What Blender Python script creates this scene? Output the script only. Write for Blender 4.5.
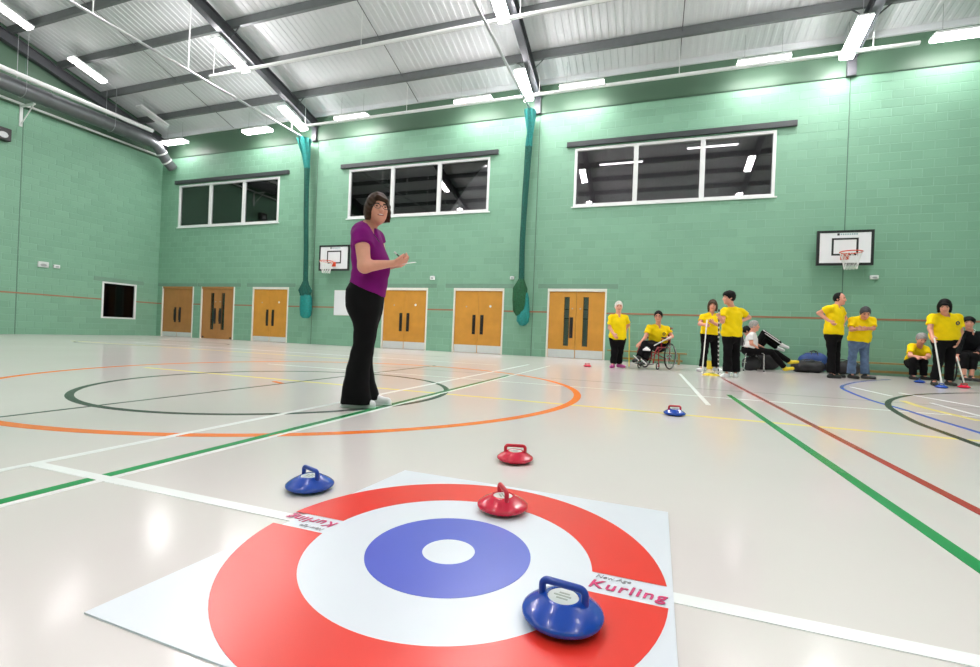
import bpy, bmesh, math, random
import numpy as np
from mathutils import Vector, Matrix

random.seed(7); np.random.seed(7)
for o in list(bpy.data.objects): bpy.data.objects.remove(o)
SC = bpy.context.scene; COL = SC.collection

# ---------------------------------------------------------------- camera, light, exposure
F, YAW, PIT, ROL, H = 460.46, .3332, .0011, .0399, .6467
cyaw, syaw = math.cos(YAW), math.sin(YAW)
FWD = np.array([-syaw*math.cos(PIT), cyaw*math.cos(PIT), math.sin(PIT)])
R0 = np.array([cyaw, syaw, 0.]); U0 = np.cross(R0, FWD)
RT = R0*math.cos(ROL)+U0*math.sin(ROL); UP = -R0*math.sin(ROL)+U0*math.cos(ROL)
CAM = np.array([0, 0, H])
cd = bpy.data.cameras.new('camera'); cam = bpy.data.objects.new('camera', cd); COL.objects.link(cam)
cd.sensor_width = 36; cd.lens = 36*F/980; cd.clip_start = .02; cd.clip_end = 200
M4 = Matrix.Identity(4)
for i in range(3):
    M4[i][0] = RT[i]; M4[i][1] = UP[i]; M4[i][2] = -FWD[i]; M4[i][3] = CAM[i]
cam.matrix_world = M4; SC.camera = cam
W = bpy.data.worlds.new('world'); SC.world = W; W.use_nodes = True
W.node_tree.nodes['Background'].inputs[0].default_value = (.6, .65, .7, 1)
W.node_tree.nodes['Background'].inputs[1].default_value = .05
VS = SC.view_settings; VS.view_transform = 'Standard'; VS.look = 'None'; VS.gamma = 1
VS.use_curve_mapping = False; VS.exposure = 1.66
LAMP = 60.0            # radiance of a lit rafter strip light
LAMP2 = 10.0           # radiance of the single-tube lights along the walls

def ray(x, y): return FWD+RT*(x-490)/F-UP*(y-333.5)/F
def hit(x, y, ax, v):
    d = ray(x, y); t = (v-CAM[ax])/d[ax]; return CAM+d*t
def fl(x, y, z=0): return hit(x, y, 2, z)
def at(x, y, D): return CAM+ray(x, y)*D          # D: distance along the view axis

# ---------------------------------------------------------------- materials
def S(r, g, b):
    f = lambda c: (c/255/12.92) if c/255 <= .04045 else ((c/255+.055)/1.055)**2.4
    return (f(r), f(g), f(b), 1)
MATS = {}
def pm(name, col, rough=.5, metal=0., var=.06, scale=6., bump=0., spec=.5, coat=0., emit=0., bscale=None, trans=0.):
    m = bpy.data.materials.new(name); m.use_nodes = True; nt = m.node_tree; N = nt.nodes; L = nt.links
    b = N['Principled BSDF']
    b.inputs['Roughness'].default_value = rough; b.inputs['Metallic'].default_value = metal
    b.inputs['Specular IOR Level'].default_value = spec
    b.inputs['Coat Weight'].default_value = coat
    tc = N.new('ShaderNodeTexCoord'); nz = N.new('ShaderNodeTexNoise')
    nz.inputs['Scale'].default_value = scale; nz.inputs['Detail'].default_value = 4
    L.new(tc.outputs['Object'], nz.inputs['Vector'])
    mr = N.new('ShaderNodeMapRange'); mr.inputs['From Min'].default_value = .25; mr.inputs['From Max'].default_value = .75
    mr.inputs['To Min'].default_value = 1-var; mr.inputs['To Max'].default_value = 1+var
    L.new(nz.outputs['Fac'], mr.inputs['Value'])
    mx = N.new('ShaderNodeVectorMath'); mx.operation = 'SCALE'; mx.inputs[0].default_value = col[:3]
    L.new(mr.outputs['Result'], mx.inputs['Scale']); L.new(mx.outputs['Vector'], b.inputs['Base Color'])
    if bump:
        n2 = N.new('ShaderNodeTexNoise'); n2.inputs['Scale'].default_value = bscale or scale*8; n2.inputs['Detail'].default_value = 5
        L.new(tc.outputs['Object'], n2.inputs['Vector'])
        bp = N.new('ShaderNodeBump'); bp.inputs['Strength'].default_value = bump; bp.inputs['Distance'].default_value = .01
        L.new(n2.outputs['Fac'], bp.inputs['Height']); L.new(bp.outputs['Normal'], b.inputs['Normal'])
    if emit:
        b.inputs['Emission Color'].default_value = (1, .94, .95, 1); b.inputs['Emission Strength'].default_value = emit
    MATS[name] = m; return m
def block_paint(name, col):
    """painted blockwork: every block a slightly different tone, soft horizontal brush streaks"""
    m = pm(name, col, .55, var=.05, scale=.5, bump=.35, bscale=60); nt = m.node_tree; N = nt.nodes; L = nt.links
    b = N['Principled BSDF']; src = b.inputs['Base Color'].links[0].from_socket
    oi = N.new('ShaderNodeObjectInfo'); ge = N.new('ShaderNodeNewGeometry')
    a = N.new('ShaderNodeMath'); a.operation = 'ADD'
    L.new(oi.outputs['Random'], a.inputs[0]); L.new(ge.outputs['Random Per Island'], a.inputs[1])
    fr = N.new('ShaderNodeMath'); fr.operation = 'FRACT'; L.new(a.outputs[0], fr.inputs[0])
    mr = N.new('ShaderNodeMapRange'); mr.inputs['To Min'].default_value = .94; mr.inputs['To Max'].default_value = 1.05
    L.new(fr.outputs[0], mr.inputs['Value'])
    v = N.new('ShaderNodeVectorMath'); v.operation = 'SCALE'
    L.new(src, v.inputs[0]); L.new(mr.outputs['Result'], v.inputs['Scale']); L.new(v.outputs['Vector'], b.inputs['Base Color'])
    return m
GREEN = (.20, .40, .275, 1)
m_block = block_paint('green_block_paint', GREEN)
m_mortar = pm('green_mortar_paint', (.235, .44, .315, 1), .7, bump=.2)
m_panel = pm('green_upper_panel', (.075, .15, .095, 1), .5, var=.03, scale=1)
m_joint = pm('movement_joint', (.10, .19, .14, 1), .8)
m_floor = pm('cream_vinyl_floor', (.705, .65, .635, 1), .15, var=.025, scale=.7, spec=.55, bump=.02, bscale=3)
m_roof = pm('white_liner_sheet', (.68, .705, .725, 1), .5, var=.03, scale=.4)
m_steel = pm('grey_steel', (.085, .09, .10, 1), .5, metal=.2, var=.08)
m_steel2 = pm('grey_purlin_steel', (.15, .16, .165, 1), .5, metal=.3, var=.08)
m_galv = pm('galvanised_duct', (.16, .17, .18, 1), .42, metal=.6, var=.12, scale=3)
m_whitem = pm('white_metal', (.78, .80, .80, 1), .35, var=.02)
m_cond = pm('grey_conduit', (.40, .42, .43, 1), .4, metal=.4)
m_lamp = pm('lit_diffuser', (.9, .9, .9, 1), .4, emit=LAMP)
m_lamp2 = pm('lit_diffuser_single_tube', (.9, .9, .9, 1), .4, emit=LAMP2)
m_lamp3 = pm('lit_diffuser_old_tube', (.9, .9, .9, 1), .4, emit=7.)
m_lamp4 = pm('lit_diffuser_paired', (.9, .9, .9, 1), .4, emit=18.)
m_lamp5 = pm('lit_diffuser_eave', (.9, .9, .9, 1), .4, emit=30.)
m_dim = pm('dim_room_tube', (.9, .9, .9, 1), .4, emit=1.3)
m_unlit = pm('unlit_diffuser', (.55, .57, .58, 1), .4)
m_wood = pm('orange_ply_door', (.60, .275, .035, 1), .4, var=.1, scale=3)
m_wood2 = pm('brown_ply_door', (.42, .19, .055, 1), .4, var=.1, scale=3)
m_frame = pm('cream_frame_paint', (.78, .77, .70, 1), .4, var=.02)
m_kick = pm('pale_kick_plate', (.70, .72, .72, 1), .3, metal=.3, var=.03)
m_black = pm('black_plastic', (.012, .012, .014, 1), .4)
m_dark = pm('dark_room_paint', (.60, .53, .59, 1), .8)
m_darkfloor = pm('dark_room_floor', (.16, .13, .13, 1), .8)
m_lintel = pm('dark_lintel', (.035, .042, .045, 1), .5)
m_lintg = pm('green_lintel_paint', (.17, .31, .225, 1), .6)
m_orange = pm('orange_wall_line', (.36, .16, .09, 1), .6)
m_tealnet = pm('teal_net_fabric', (.004, .22, .20, 1), .6, var=.25, scale=18)
m_dknet = pm('dark_green_net', (.004, .095, .07, 1), .75, var=.4, scale=25)
m_grnnet = pm('bottle_green_net', (.012, .105, .04, 1), .75, var=.4, scale=25)
m_paper = pm('white_paper', (.80, .82, .84, 1), .6, var=.01)
m_rim = pm('orange_rim', (.70, .085, .03, 1), .35)
m_netw = pm('white_net_cord', (.75, .77, .75, 1), .7)
m_tealmark = pm('teal_mark', (.25, .42, .45, 1), .6)
def glass(name, ior, tint):
    m = bpy.data.materials.new(name); m.use_nodes = True; nt = m.node_tree; N = nt.nodes; L = nt.links
    for n in list(N):
        if n.type != 'OUTPUT_MATERIAL': N.remove(n)
    out = [n for n in N if n.type == 'OUTPUT_MATERIAL'][0]
    fr = N.new('ShaderNodeFresnel'); fr.inputs['IOR'].default_value = ior
    tr = N.new('ShaderNodeBsdfTransparent'); tr.inputs[0].default_value = tint
    gl = N.new('ShaderNodeBsdfGlossy'); gl.inputs['Roughness'].default_value = .02
    mx = N.new('ShaderNodeMixShader'); L.new(fr.outputs[0], mx.inputs[0]); L.new(tr.outputs[0], mx.inputs[1]); L.new(gl.outputs[0], mx.inputs[2])
    L.new(mx.outputs[0], out.inputs['Surface']); MATS[name] = m; return m
m_glass = glass('window_glass', 2.1, (.85, .85, .87, 1))
m_glass2 = glass('dark_window_glass', 1.35, (.25, .26, .32, 1))

# ---------------------------------------------------------------- mesh helpers
class MB:
    def __init__(s): s.v = []; s.f = []
    def add(s, vs, fs):
        n = len(s.v); s.v += [tuple(map(float, p)) for p in vs]; s.f += [tuple(i+n for i in q) for q in fs]; return s
    def box(s, x0, x1, y0, y1, z0, z1):
        vs = [(x, y, z) for z in (z0, z1) for y in (y0, y1) for x in (x0, x1)]
        return s.add(vs, [(0, 2, 3, 1), (4, 5, 7, 6), (0, 1, 5, 4), (2, 6, 7, 3), (0, 4, 6, 2), (1, 3, 7, 5)])
    def prism(s, poly, a, b, axis):
        """polygon (u,v) pushed from a to b along axis 0/1/2"""
        def P(u, v, t): return {0: (t, u, v), 1: (u, t, v), 2: (u, v, t)}[axis]
        n = len(poly); vs = [P(u, v, a) for u, v in poly]+[P(u, v, b) for u, v in poly]
        fs = [tuple(range(n-1, -1, -1)), tuple(range(n, 2*n))]+[(i, (i+1) % n, n+(i+1) % n, n+i) for i in range(n)]
        return s.add(vs, fs)
    def tube(s, pts, r, n=8, closed=False):
        pts = [Vector(p) for p in pts]; m = len(pts); rs = r if hasattr(r, '__len__') else [r]*m
        vs = []; pu = None
        for i, p in enumerate(pts):
            if closed: t = pts[(i+1) % m]-pts[i-1]
            else: t = (pts[min(i+1, m-1)]-pts[max(i-1, 0)])
            t.normalize()
            if pu is None:
                pu = t.orthogonal().normalized()
            pu = (pu-t*pu.dot(t)).normalized(); w = t.cross(pu)
            for k in range(n):
                a = 2*math.pi*k/n; vs.append(p+(pu*math.cos(a)+w*math.sin(a))*rs[i])
        fs = []
        for i in range(m if closed else m-1):
            for k in range(n):
                j = (i+1) % m; fs.append((i*n+k, i*n+(k+1) % n, j*n+(k+1) % n, j*n+k))
        if not closed: fs += [tuple(range(n-1, -1, -1)), tuple((m-1)*n+k for k in range(n))]
        return s.add(vs, fs)
    def lathe(s, prof, c=(0, 0, 0), n=32, rad=None):
        vs = []; m = len(prof)
        for r, z in prof:
            for k in range(n):
                a = 2*math.pi*k/n; q = r*(rad(a, z) if rad else 1)
                vs.append((c[0]+q*math.cos(a), c[1]+q*math.sin(a), c[2]+z))
        fs = [(i*n+k, i*n+(k+1) % n, (i+1)*n+(k+1) % n, (i+1)*n+k) for i in range(m-1) for k in range(n)]
        fs += [tuple(range(n-1, -1, -1)), tuple((m-1)*n+k for k in range(n))]
        return s.add(vs, fs)
    def disc(s, c, r0, r1, z0, z1, n=64, a0=0, a1=2*math.pi):
        """flat ring or disc with thickness"""
        full = abs(a1-a0-2*math.pi) < 1e-6; m = n if full else n+1
        ang = [a0+(a1-a0)*k/n for k in range(m)]
        if r0 <= 0:
            return s.prism([(c[0]+r1*math.cos(a), c[1]+r1*math.sin(a)) for a in ang], z0, z1, 2)
        vs = []
        for a in ang:
            ca, sa = math.cos(a), math.sin(a)
            vs += [(c[0]+r0*ca, c[1]+r0*sa, z0), (c[0]+r1*ca, c[1]+r1*sa, z0), (c[0]+r1*ca, c[1]+r1*sa, z1), (c[0]+r0*ca, c[1]+r0*sa, z1)]
        fs = []
        for k in range(n):
            i = 4*k; j = 4*((k+1) % m)
            fs += [(i, i+1, j+1, j)[::-1], (i+1, i+2, j+2, j+1)[::-1], (i+2, i+3, j+3, j+2)[::-1], (i+3, i, j, j+3)[::-1]]
        if not full: fs += [(0, 1, 2, 3), tuple(4*n+q for q in (3, 2, 1, 0))]
        return s.add(vs, fs)
    def strip(s, pts, w, z0, z1):
        """flat ribbon on the floor along a polyline"""
        P = [Vector((p[0], p[1])) for p in pts]; vs = []
        for i, p in enumerate(P):
            t = (P[min(i+1, len(P)-1)]-P[max(i-1, 0)]).normalized(); nn = Vector((-t.y, t.x))*w/2
            a, b = p+nn, p-nn
            vs += [(a.x, a.y, z0), (b.x, b.y, z0), (b.x, b.y, z1), (a.x, a.y, z1)]
        fs = [(0, 1, 2, 3)[::-1]]
        for k in range(len(P)-1):
            i, j = 4*k, 4*k+4
            fs += [(i, i+1, j+1, j), (i+1, i+2, j+2, j+1), (i+2, i+3, j+3, j+2), (i+3, i, j, j+3)]
        k = 4*(len(P)-1); fs.append((k, k+1, k+2, k+3))
        return s.add(vs, fs)
    def xf(s, M):
        M = M if isinstance(M, Matrix) else Matrix(M); s.v = [tuple(M @ Vector(p)) for p in s.v]; return s
    def build(s, name, mat, parent=None, smooth=False, bevel=0., loc=None):
        me = bpy.data.meshes.new(name)
        v = s.v
        if loc is not None: v = [(a-loc[0], b-loc[1], c-loc[2]) for a, b, c in v]
        me.from_pydata(v, [], s.f)
        bm = bmesh.new(); bm.from_mesh(me); bmesh.ops.recalc_face_normals(bm, faces=bm.faces)
        if bevel: bmesh.ops.bevel(bm, geom=bm.edges[:], offset=bevel, segments=2, affect='EDGES', profile=.6, clamp_overlap=True)
        bm.to_mesh(me); bm.free()
        me.materials.append(mat)
        o = bpy.data.objects.new(name, me); COL.objects.link(o)
        if loc is not None: o.location = loc
        if parent: o.parent = parent
        if smooth: shade(me)
        return o
def shade(me, ang=40):
    me.polygons.foreach_set('use_smooth', [True]*len(me.polygons))
    try: me.set_sharp_from_angle(angle=math.radians(ang))
    except Exception: pass
def tag(o, label=None, cat=None, group=None, kind=None):
    if label: o['label'] = label
    if cat: o['category'] = cat
    if group: o['group'] = group
    if kind: o['kind'] = kind
    return o
def empty(name, loc, label=None, cat=None, group=None, rz=0):
    o = bpy.data.objects.new(name, None); COL.objects.link(o); o.location = loc; o.rotation_euler = (0, 0, rz)
    o.empty_display_size = .1
    return tag(o, label, cat, group)
def copy_tree(o, parent=None):
    c = o.copy(); COL.objects.link(c); c.parent = parent
    for ch in list(o.children): copy_tree(ch, c)
    return c
def text_mesh(body, size, mat, name, parent, M, shear=0., offset=0., align='CENTER', extrude=.0004, space=1.):
    cu = bpy.data.curves.new(name, 'FONT'); cu.body = body; cu.size = size; cu.align_x = align; cu.align_y = 'CENTER'
    cu.shear = shear; cu.offset = offset; cu.extrude = extrude; cu.space_character = space; cu.resolution_u = 3
    t = bpy.data.objects.new(name, cu); COL.objects.link(t)
    me = bpy.data.meshes.new_from_object(t.evaluated_get(bpy.context.evaluated_depsgraph_get()))
    bpy.data.objects.remove(t); me.transform(M); me.materials.clear(); me.materials.append(mat)
    o = bpy.data.objects.new(name, me); COL.objects.link(o); o.parent = parent; return o

# ---------------------------------------------------------------- the hall shell
YB, YF, XL, XR = 14.2, -4.2, -20.3, 12.9      # back, front, left, right wall faces
ZB = 7.65                                       # top of the blockwork
YM = (YB+YF)/2; SL = .27; ZE = 8.66             # ridge line, roof slope, eave height of the liner sheet
def zr(y): return ZE+SL*((YB-y) if y > YM else (y-YF))
FRX = [-20.12, -12.2, -3.6, 4.65, 12.72]        # portal frames
floor = tag(MB().box(XL-.3, XR+.3, YF-.3, YB+.3, -.2, 0).build('floor', m_floor), kind='structure')

DOORS = [(-20.0, -18.15), (-17.72, -15.89), (-14.95, -13.17), (-9.0, -7.22), (-6.25, -4.48), (-3.05, -1.25)]
DZ = 2.14
WINS = [(-19.22, -13.82), (-10.61, -5.14), (-2.37, 3.04)]
WZ = (4.66, 6.45)
BLW, BLH, TH = .45, .225, .3
def subtract(r, cuts):
    out = [r]
    for c in cuts:
        nx = []
        for (a, b, p, q) in out:
            if c[1] <= a or c[0] >= b or c[3] <= p or c[2] >= q: nx.append((a, b, p, q)); continue
            if c[0] > a: nx.append((a, c[0], p, q))
            if c[1] < b: nx.append((c[1], b, p, q))
            a2, b2 = max(a, c[0]), min(b, c[1])
            if c[2] > p: nx.append((a2, b2, p, c[2]))
            if c[3] < q: nx.append((a2, b2, c[3], q))
        out = nx
    return [r for r in out if r[1]-r[0] > .03 and r[3]-r[2] > .03]
def cells(u0, u1, z0, z1, cuts):
    us = sorted({u0, u1, *[c[0] for c in cuts], *[c[1] for c in cuts]}); zs = sorted({z0, z1, *[c[2] for c in cuts], *[c[3] for c in cuts]})
    for i in range(len(us)-1):
        for j in range(len(zs)-1):
            mu, mz = (us[i]+us[i+1])/2, (zs[j]+zs[j+1])/2
            if not any(c[0] < mu < c[1] and c[2] < mz < c[3] for c in cuts): yield us[i], us[i+1], zs[j], zs[j+1]
def block_shape(mb, a, b, p, q, face, g=.0065, e=.004, d=.004):
    """one chamfered block face on a wall; face maps (u, depth, z) to the room"""
    a += g; b -= g; p += g; q -= g
    o = [(a, 0, p), (b, 0, p), (b, 0, q), (a, 0, q)]; i = [(a+e, d, p+e), (b-e, d, p+e), (b-e, d, q-e), (a+e, d, q-e)]
    mb.add([face(*t) for t in o+i], [(4, 5, 6, 7), (0, 1, 5, 4), (1, 2, 6, 5), (2, 3, 7, 6), (3, 0, 4, 7)])
def make_wall(name, u0, u1, z1, cuts, extra, face, boxf, singles=None):
    mb = MB()
    for a, b, p, q in cells(u0, u1, 0, z1, cuts): boxf(mb, a, b, p, q)
    w = tag(mb.build(name, m_mortar), kind='structure')
    st = MB(); full = None; rects = []
    for j in range(int(math.ceil(z1/BLH))):
        u = u0-(j % 2)*BLW/2
        while u < u1:
            r = (max(u, u0), min(u+BLW, u1), j*BLH, min((j+1)*BLH, z1)); u += BLW
            rects += subtract(r, cuts+extra)
    key = singles or (lambda r: 1e9)
    whole = [r for r in rects if r[1]-r[0] > BLW-.001 and r[3]-r[2] > BLH-.001]
    one = set()
    if singles:
        whole.sort(key=singles); one = set(whole[:300])
        t = MB(); block_shape(t, 0, BLW, 0, BLH, lambda u, d, z: face(u, d, z)); ref = face(0, 0, 0)
        b0 = t.build('block', m_block)
        for k, r in enumerate(whole[:300]):
            o = b0 if k == 0 else b0.copy()
            if k: COL.objects.link(o)
            p = face(r[0], 0, r[2]); o.location = [p[i]-ref[i] for i in range(3)]; o.parent = w
    for r in rects:
        if r not in one: block_shape(st, *r, face)
    o = st.build('blockwork', m_block, w); o['kind'] = 'stuff'
    return w
# back wall (the one with the doors)
dcut = [(a, b, 0, DZ) for a, b in DOORS]; wcut = [(a, b, *WZ) for a, b in WINS]
lint = [(a-.32, b+.32, DZ, DZ+.15) for a, b in DOORS]; lint[0] = (XL+.02, -17.95, DZ, DZ+.15); lint[1] = (-17.93, -15.57, DZ, DZ+.15)
joints = [(x-.012, x+.012, 0, ZB) for x in (4.66, -3.52, -12.05)]
wall_back = make_wall('wall_back', XL-.02, XR+.3, ZB, dcut+wcut, lint+joints,
    lambda u, d, z: (u, YB-d, z), lambda mb, a, b, p, q: mb.box(a, b, YB, YB+TH, p, q),
    singles=lambda r: math.hypot((r[0]-5.2)*.75, r[2]-3.2) if r[1] < 8.5 else 1e6)
for a, b, p, q in lint: MB().box(a+.005, b-.005, YB-.012, YB+.05, p+.004, q-.004).build('lintel', m_lintg, wall_back)
for a, b, p, q in joints: MB().box(a, b, YB-.004, YB+.02, p, q).build('movement_joint', m_joint, wall_back)
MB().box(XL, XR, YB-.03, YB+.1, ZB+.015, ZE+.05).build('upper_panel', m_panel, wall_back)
MB().box(XL, XR, YB-.012, YB+.05, ZB-.004, ZB+.015).build('panel_seam', m_joint, wall_back)
# left wall (gable end)
LW = (12.04, 13.31, .665, 2.106)
lj = [(9.46, 9.484, 0, ZB)]
wall_left = make_wall('wall_left', YF, YB, ZB, [LW], lj+[(11.75, 13.6, 2.106, 2.28)],
    lambda u, d, z: (XL+d, u, z), lambda mb, a, b, p, q: mb.box(XL-TH, XL, a, b, p, q))
MB().box(XL-.1, XL+.012, 11.755, 13.595, 2.11, 2.275).build('lintel', m_lintg, wall_left)
MB().box(XL-.05, XL+.004, 9.46, 9.484, 0, ZB).build('movement_joint', m_joint, wall_left)
def gable(x0, x1): return MB().prism([(YF, ZB+.01), (YB, ZB+.01), (YB, zr(YB)+.1), (YM, zr(YM)+.1), (YF, zr(YF)+.1)], x0, x1, 0)
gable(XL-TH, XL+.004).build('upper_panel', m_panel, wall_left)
MB().box(XL-.02, XL+.01, 9.46, 9.484, ZB+.01, 9.6).build('panel_joint', m_joint, wall_left)
# the two walls behind the camera
w = tag(MB().box(XL-TH, XR+TH, YF-TH, YF, 0, ZE+.05).build('wall_front', m_block), kind='structure')
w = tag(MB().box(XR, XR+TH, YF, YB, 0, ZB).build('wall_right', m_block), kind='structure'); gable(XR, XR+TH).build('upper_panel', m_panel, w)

# roof: ribbed white liner sheets, purlins, rafters, sag rods
cl = MB(); per = .2; xs = []
x = XL-.25
while x < XR+.25:
    xs += [(x, 0), (x+.09, 0), (x+.11, -.014), (x+.18, -.014)]; x += per
for ya, yb in ((YB+.25, YM), (YM, YF-.25)):
    vs = []; n = len(xs)
    for y in (ya, yb):
        for px, dz in xs: vs.append((px, y, (ZE+SL*(YB-y) if ya > YM else ZE+SL*(y-YF))+dz+.02))
    cl.add(vs, [(i, i+1, n+i+1, n+i) for i in range(n-1)])
ceiling = tag(cl.build('ceiling', m_roof), kind='structure')
PY = [13.08-1.37*k for k in range(6)]
def purlin(y):
    z = zr(y)-.005; d = .24; s = 1 if y > YM else -1
    poly = [(y-.04*s, z), (y+.04*s, z), (y+.04*s, z-.02), (y-.02*s, z-.02), (y-.02*s, z-d+.02), (y+.05*s, z-d+.02), (y+.05*s, z-d), (y-.04*s, z-d)]
    return MB().prism(poly, XL+.05, XR-.05, 0).build('purlin', m_steel2, ceiling)
for y in PY: purlin(y); purlin(2*YM-y)
RD = .36
for X in FRX:
    for s in (1, -1):
        y0, y1 = (YB-.02, YM) if s == 1 else (YF+.02, YM)
        mb = MB(); t = .24
        for (xa, xb, da, db) in ((X-.1, X+.1, 0, .022), (X-.012, X+.012, .02, RD-.02), (X-.1, X+.1, RD-.024, RD)):
            mb.prism([(y0, zr(y0)-t-da), (y1, zr(YM)-t-da), (y1, zr(YM)-t-db), (y0, zr(y0)-t-db)], xa, xb, 0)
        r = mb.build('rafter', m_steel, ceiling)
        c = MB().box(X-.1, X+.1, y0-.09*s if s == 1 else y0, y0 if s == 1 else y0+.24, ZB-.0, zr(y0)-t-.1) if s == 1 else None
        if c: c.build('column_head', m_steel, ceiling)
        if -19 < X < 12:
            for k, y in enumerate(PY):
                if k % 2 == 1: continue
                yy = y if s == 1 else 2*YM-y
                for q in (-1, 1):
                    MB().tube([(X+q*.42, yy, zr(yy)-.22), (X+q*.02, yy, zr(yy)-.24-RD+.03)], .018, 5).build('fly_brace', m_steel, ceiling)
for X in (-16.2, -7.85, .52, 8.7):
    for a, b in zip([YB-.1]+PY, PY):
        MB().tube([(X, a, zr(a)-.12), (X, b, zr(b)-.07)], .012, 5).build('sag_rod', m_steel, ceiling)
MB().box(XL, XR, YB-.10, YB-.032, ZE-.12, ZE+.04).build('eaves_trim', m_roof, ceiling)

# painted orange line round the walls
tn = 0
segs = []; u = XL
for a, b in DOORS+[(XR, XR)]:
    if a-u > .05: segs.append((u, a-.0))
    u = b
for a, b in segs:
    tn += 1; tag(MB().box(a+.005, b-.005, YB-.013, YB-.0085, 1.382, 1.428).build('trim_%d' % tn, m_orange), kind='structure')
for a, b in ((YF, LW[0]-.01), (LW[1]+.01, YB-.02)):
    tn += 1; tag(MB().box(XL+.0085, XL+.013, a, b, 1.382, 1.428).build('trim_%d' % tn, m_orange), kind='structure')

# ---------------------------------------------------------------- doors
def door(n, a, b):
    c = (a+b)/2; wood = m_wood2 if n <= 2 else m_wood; vis = n in (2, 6)
    root = empty('door_%d' % n, (c, YB, 0)); root['kind'] = 'structure'
    def B(mb, name, mat, par, bevel=0.):
        return mb.build(name, mat, par, bevel=bevel)
    h = (b-a)/2; ft = .05
    for s in (-1, 1):
        B(MB().box(s*h-(ft if s > 0 else 0), s*h+(0 if s > 0 else ft), -.02, .16, 0, DZ), 'jamb', m_frame, root)
    B(MB().box(-h+ft, h-ft, -.02, .16, DZ-.085, DZ), 'head_rail', m_wood2 if n <= 2 else m_frame, root)
    B(MB().box(-h+ft, h-ft, .07, .1, 0, .002), 'threshold', m_joint, root)
    for s in (-1, 1):
        x0, x1 = sorted((s*.004, s*(h-ft-.004)))
        leaf = MB(); zt = DZ-.09
        vx = sorted((s*.22, s*.36)) if vis else None
        cuts = [(vx[0], vx[1], .38, 1.88)] if vis else []
        for p in cells(x0, x1, .008, zt, cuts): leaf.box(p[0], p[1], .02, .065, p[2], p[3])
        lf = B(leaf, 'door_leaf', wood, root)
        if n != 2: B(MB().box(x0+.01, x1-.01, .012, .02, .012, .26 if n > 3 else .2), 'kick_plate', m_kick, lf)
        else: B(MB().box(s*(h-.16)-.03, s*(h-.16)+.03, -.01, .02, .03, .09), 'floor_stop', m_black, lf)
        if not (n == 6 and s > 0):
            hx = s*.14
            hp = B(MB().box(hx-.055, hx+.055, .012, .02, .62, 1.26), 'handle_plate', m_black, lf)
            B(MB().tube([(hx, .015, .7), (hx, -.035, .72), (hx, -.035, 1.16), (hx, .015, 1.18)], .014, 8), 'pull_handle', m_black, lf)
        if vis:
            g = B(MB().box(vx[0], vx[1], .035, .045, .38, 1.88), 'vision_panel', m_glass, lf)
            for z in (1.22, 1.5) if n == 6 else ():
                B(MB().box(vx[0], vx[1], .028, .05, z-.012, z+.012), 'glazing_bar', m_black, lf)
            for xx in vx: B(MB().box(xx-.008, xx+.008, .012, .02, .37, 1.89), 'glazing_bead', m_black, lf)
        # small round door sign
        sx = s*.42 if not vis else s*.12
        sg = MB(); sg.prism([(sx+.04*math.cos(k*.5236), 1.55+.04*math.sin(k*.5236)) for k in range(12)], .014, .02, 1)
        if s > 0 and n in (3, 4, 5): B(sg, 'door_sign', m_paper, lf)
        elif n > 1:
            B(MB().prism([(sx+.022*math.cos(k*.5236), 1.53+.022*math.sin(k*.5236)) for k in range(12)], .014, .02, 1), 'door_sign', m_cond, lf)
    for xx in (a-.2, ):
        MB().box(-h-.2, h+.2, .9, .92, 0, 2.3).build('lobby_back', m_dark, root)
    MB().box(-h-.2, -h-.18, TH, .92, 0, 2.3).build('lobby_side', m_dark, root); MB().box(h+.18, h+.2, TH, .92, 0, 2.3).build('lobby_side', m_dark, root)
    MB().box(-h-.2, h+.2, TH, .92, 2.3, 2.32).build('lobby_top', m_dark, root)
for i, (a, b) in enumerate(DOORS): door(i+1, a, b)

# ---------------------------------------------------------------- windows
LXS = [(-19.42, -13.35), (-10.95, -4.85), (-2.62, 3.5)]
def window(n, a, b):
    root = empty('window_%d' % n, (0, YB, 0)); root['kind'] = 'structure'
    z0, z1 = WZ; t = .075
    fr = MB(); fr.box(a, b, -.025, .1, z0, z0+t); fr.box(a, b, -.025, .1, z1-t, z1); fr.box(a, a+t, -.025, .1, z0+t, z1-t); fr.box(b-t, b, -.025, .1, z0+t, z1-t)
    fr.build('window_frame', m_whitem, root)
    w3 = (b-a)/3
    for k in (1, 2): MB().box(a+k*w3-.065, a+k*w3+.065, -.02, .1, z0+t, z1-t).build('mullion', m_whitem, root)
    for k in range(3):
        x0 = a+k*w3+(t if k == 0 else .065); x1 = a+(k+1)*w3-(t if k == 2 else .065)
        MB().box(x0, x1, .03, .04, z0+t, z1-t).build('pane', m_glass, root)
    l0, l1 = LXS[n-1]
    MB().box(l0, l1, -.09, -.012, z1+.05, z1+.2).build('blind_box', m_lintel, root, bevel=.006)
    MB().box(a-.06, b+.06, -.045, -.012, z0-.035, z0).build('window_sill', m_whitem, root)
    # the dim room behind the glass
    rm = MB(); ya, yb = TH, 3.4
    rm.box(a-.6, b+.6, yb, yb+.05, z0-.9, z1+.6); rm.box(a-.6, b+.6, ya, yb, z1+.6, z1+.65)
    rm.box(a-.65, a-.6, ya, yb, z0-.9, z1+.6); rm.box(b+.6, b+.65, ya, yb, z0-.9, z1+.6)
    rm.build('room_beyond', m_dark, root)
    for xx, yy in (((a+b)/2-1.5, 2.4), ((a+b)/2+1.3, 1.6)):
        lp = MB().box(xx-.75, xx+.75, yy-.06, yy+.06, z1+.35, z1+.45).build('room_lamp', m_whitem, root); MB().box(xx-.72, xx+.72, yy-.04, yy+.04, z1+.32, z1+.35).build('lamp_tube', m_dim, lp)
    MB().box(a-.6, b+.6, ya, yb, z0-.95, z0-.9).build('room_floor', m_darkfloor, root)
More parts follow.
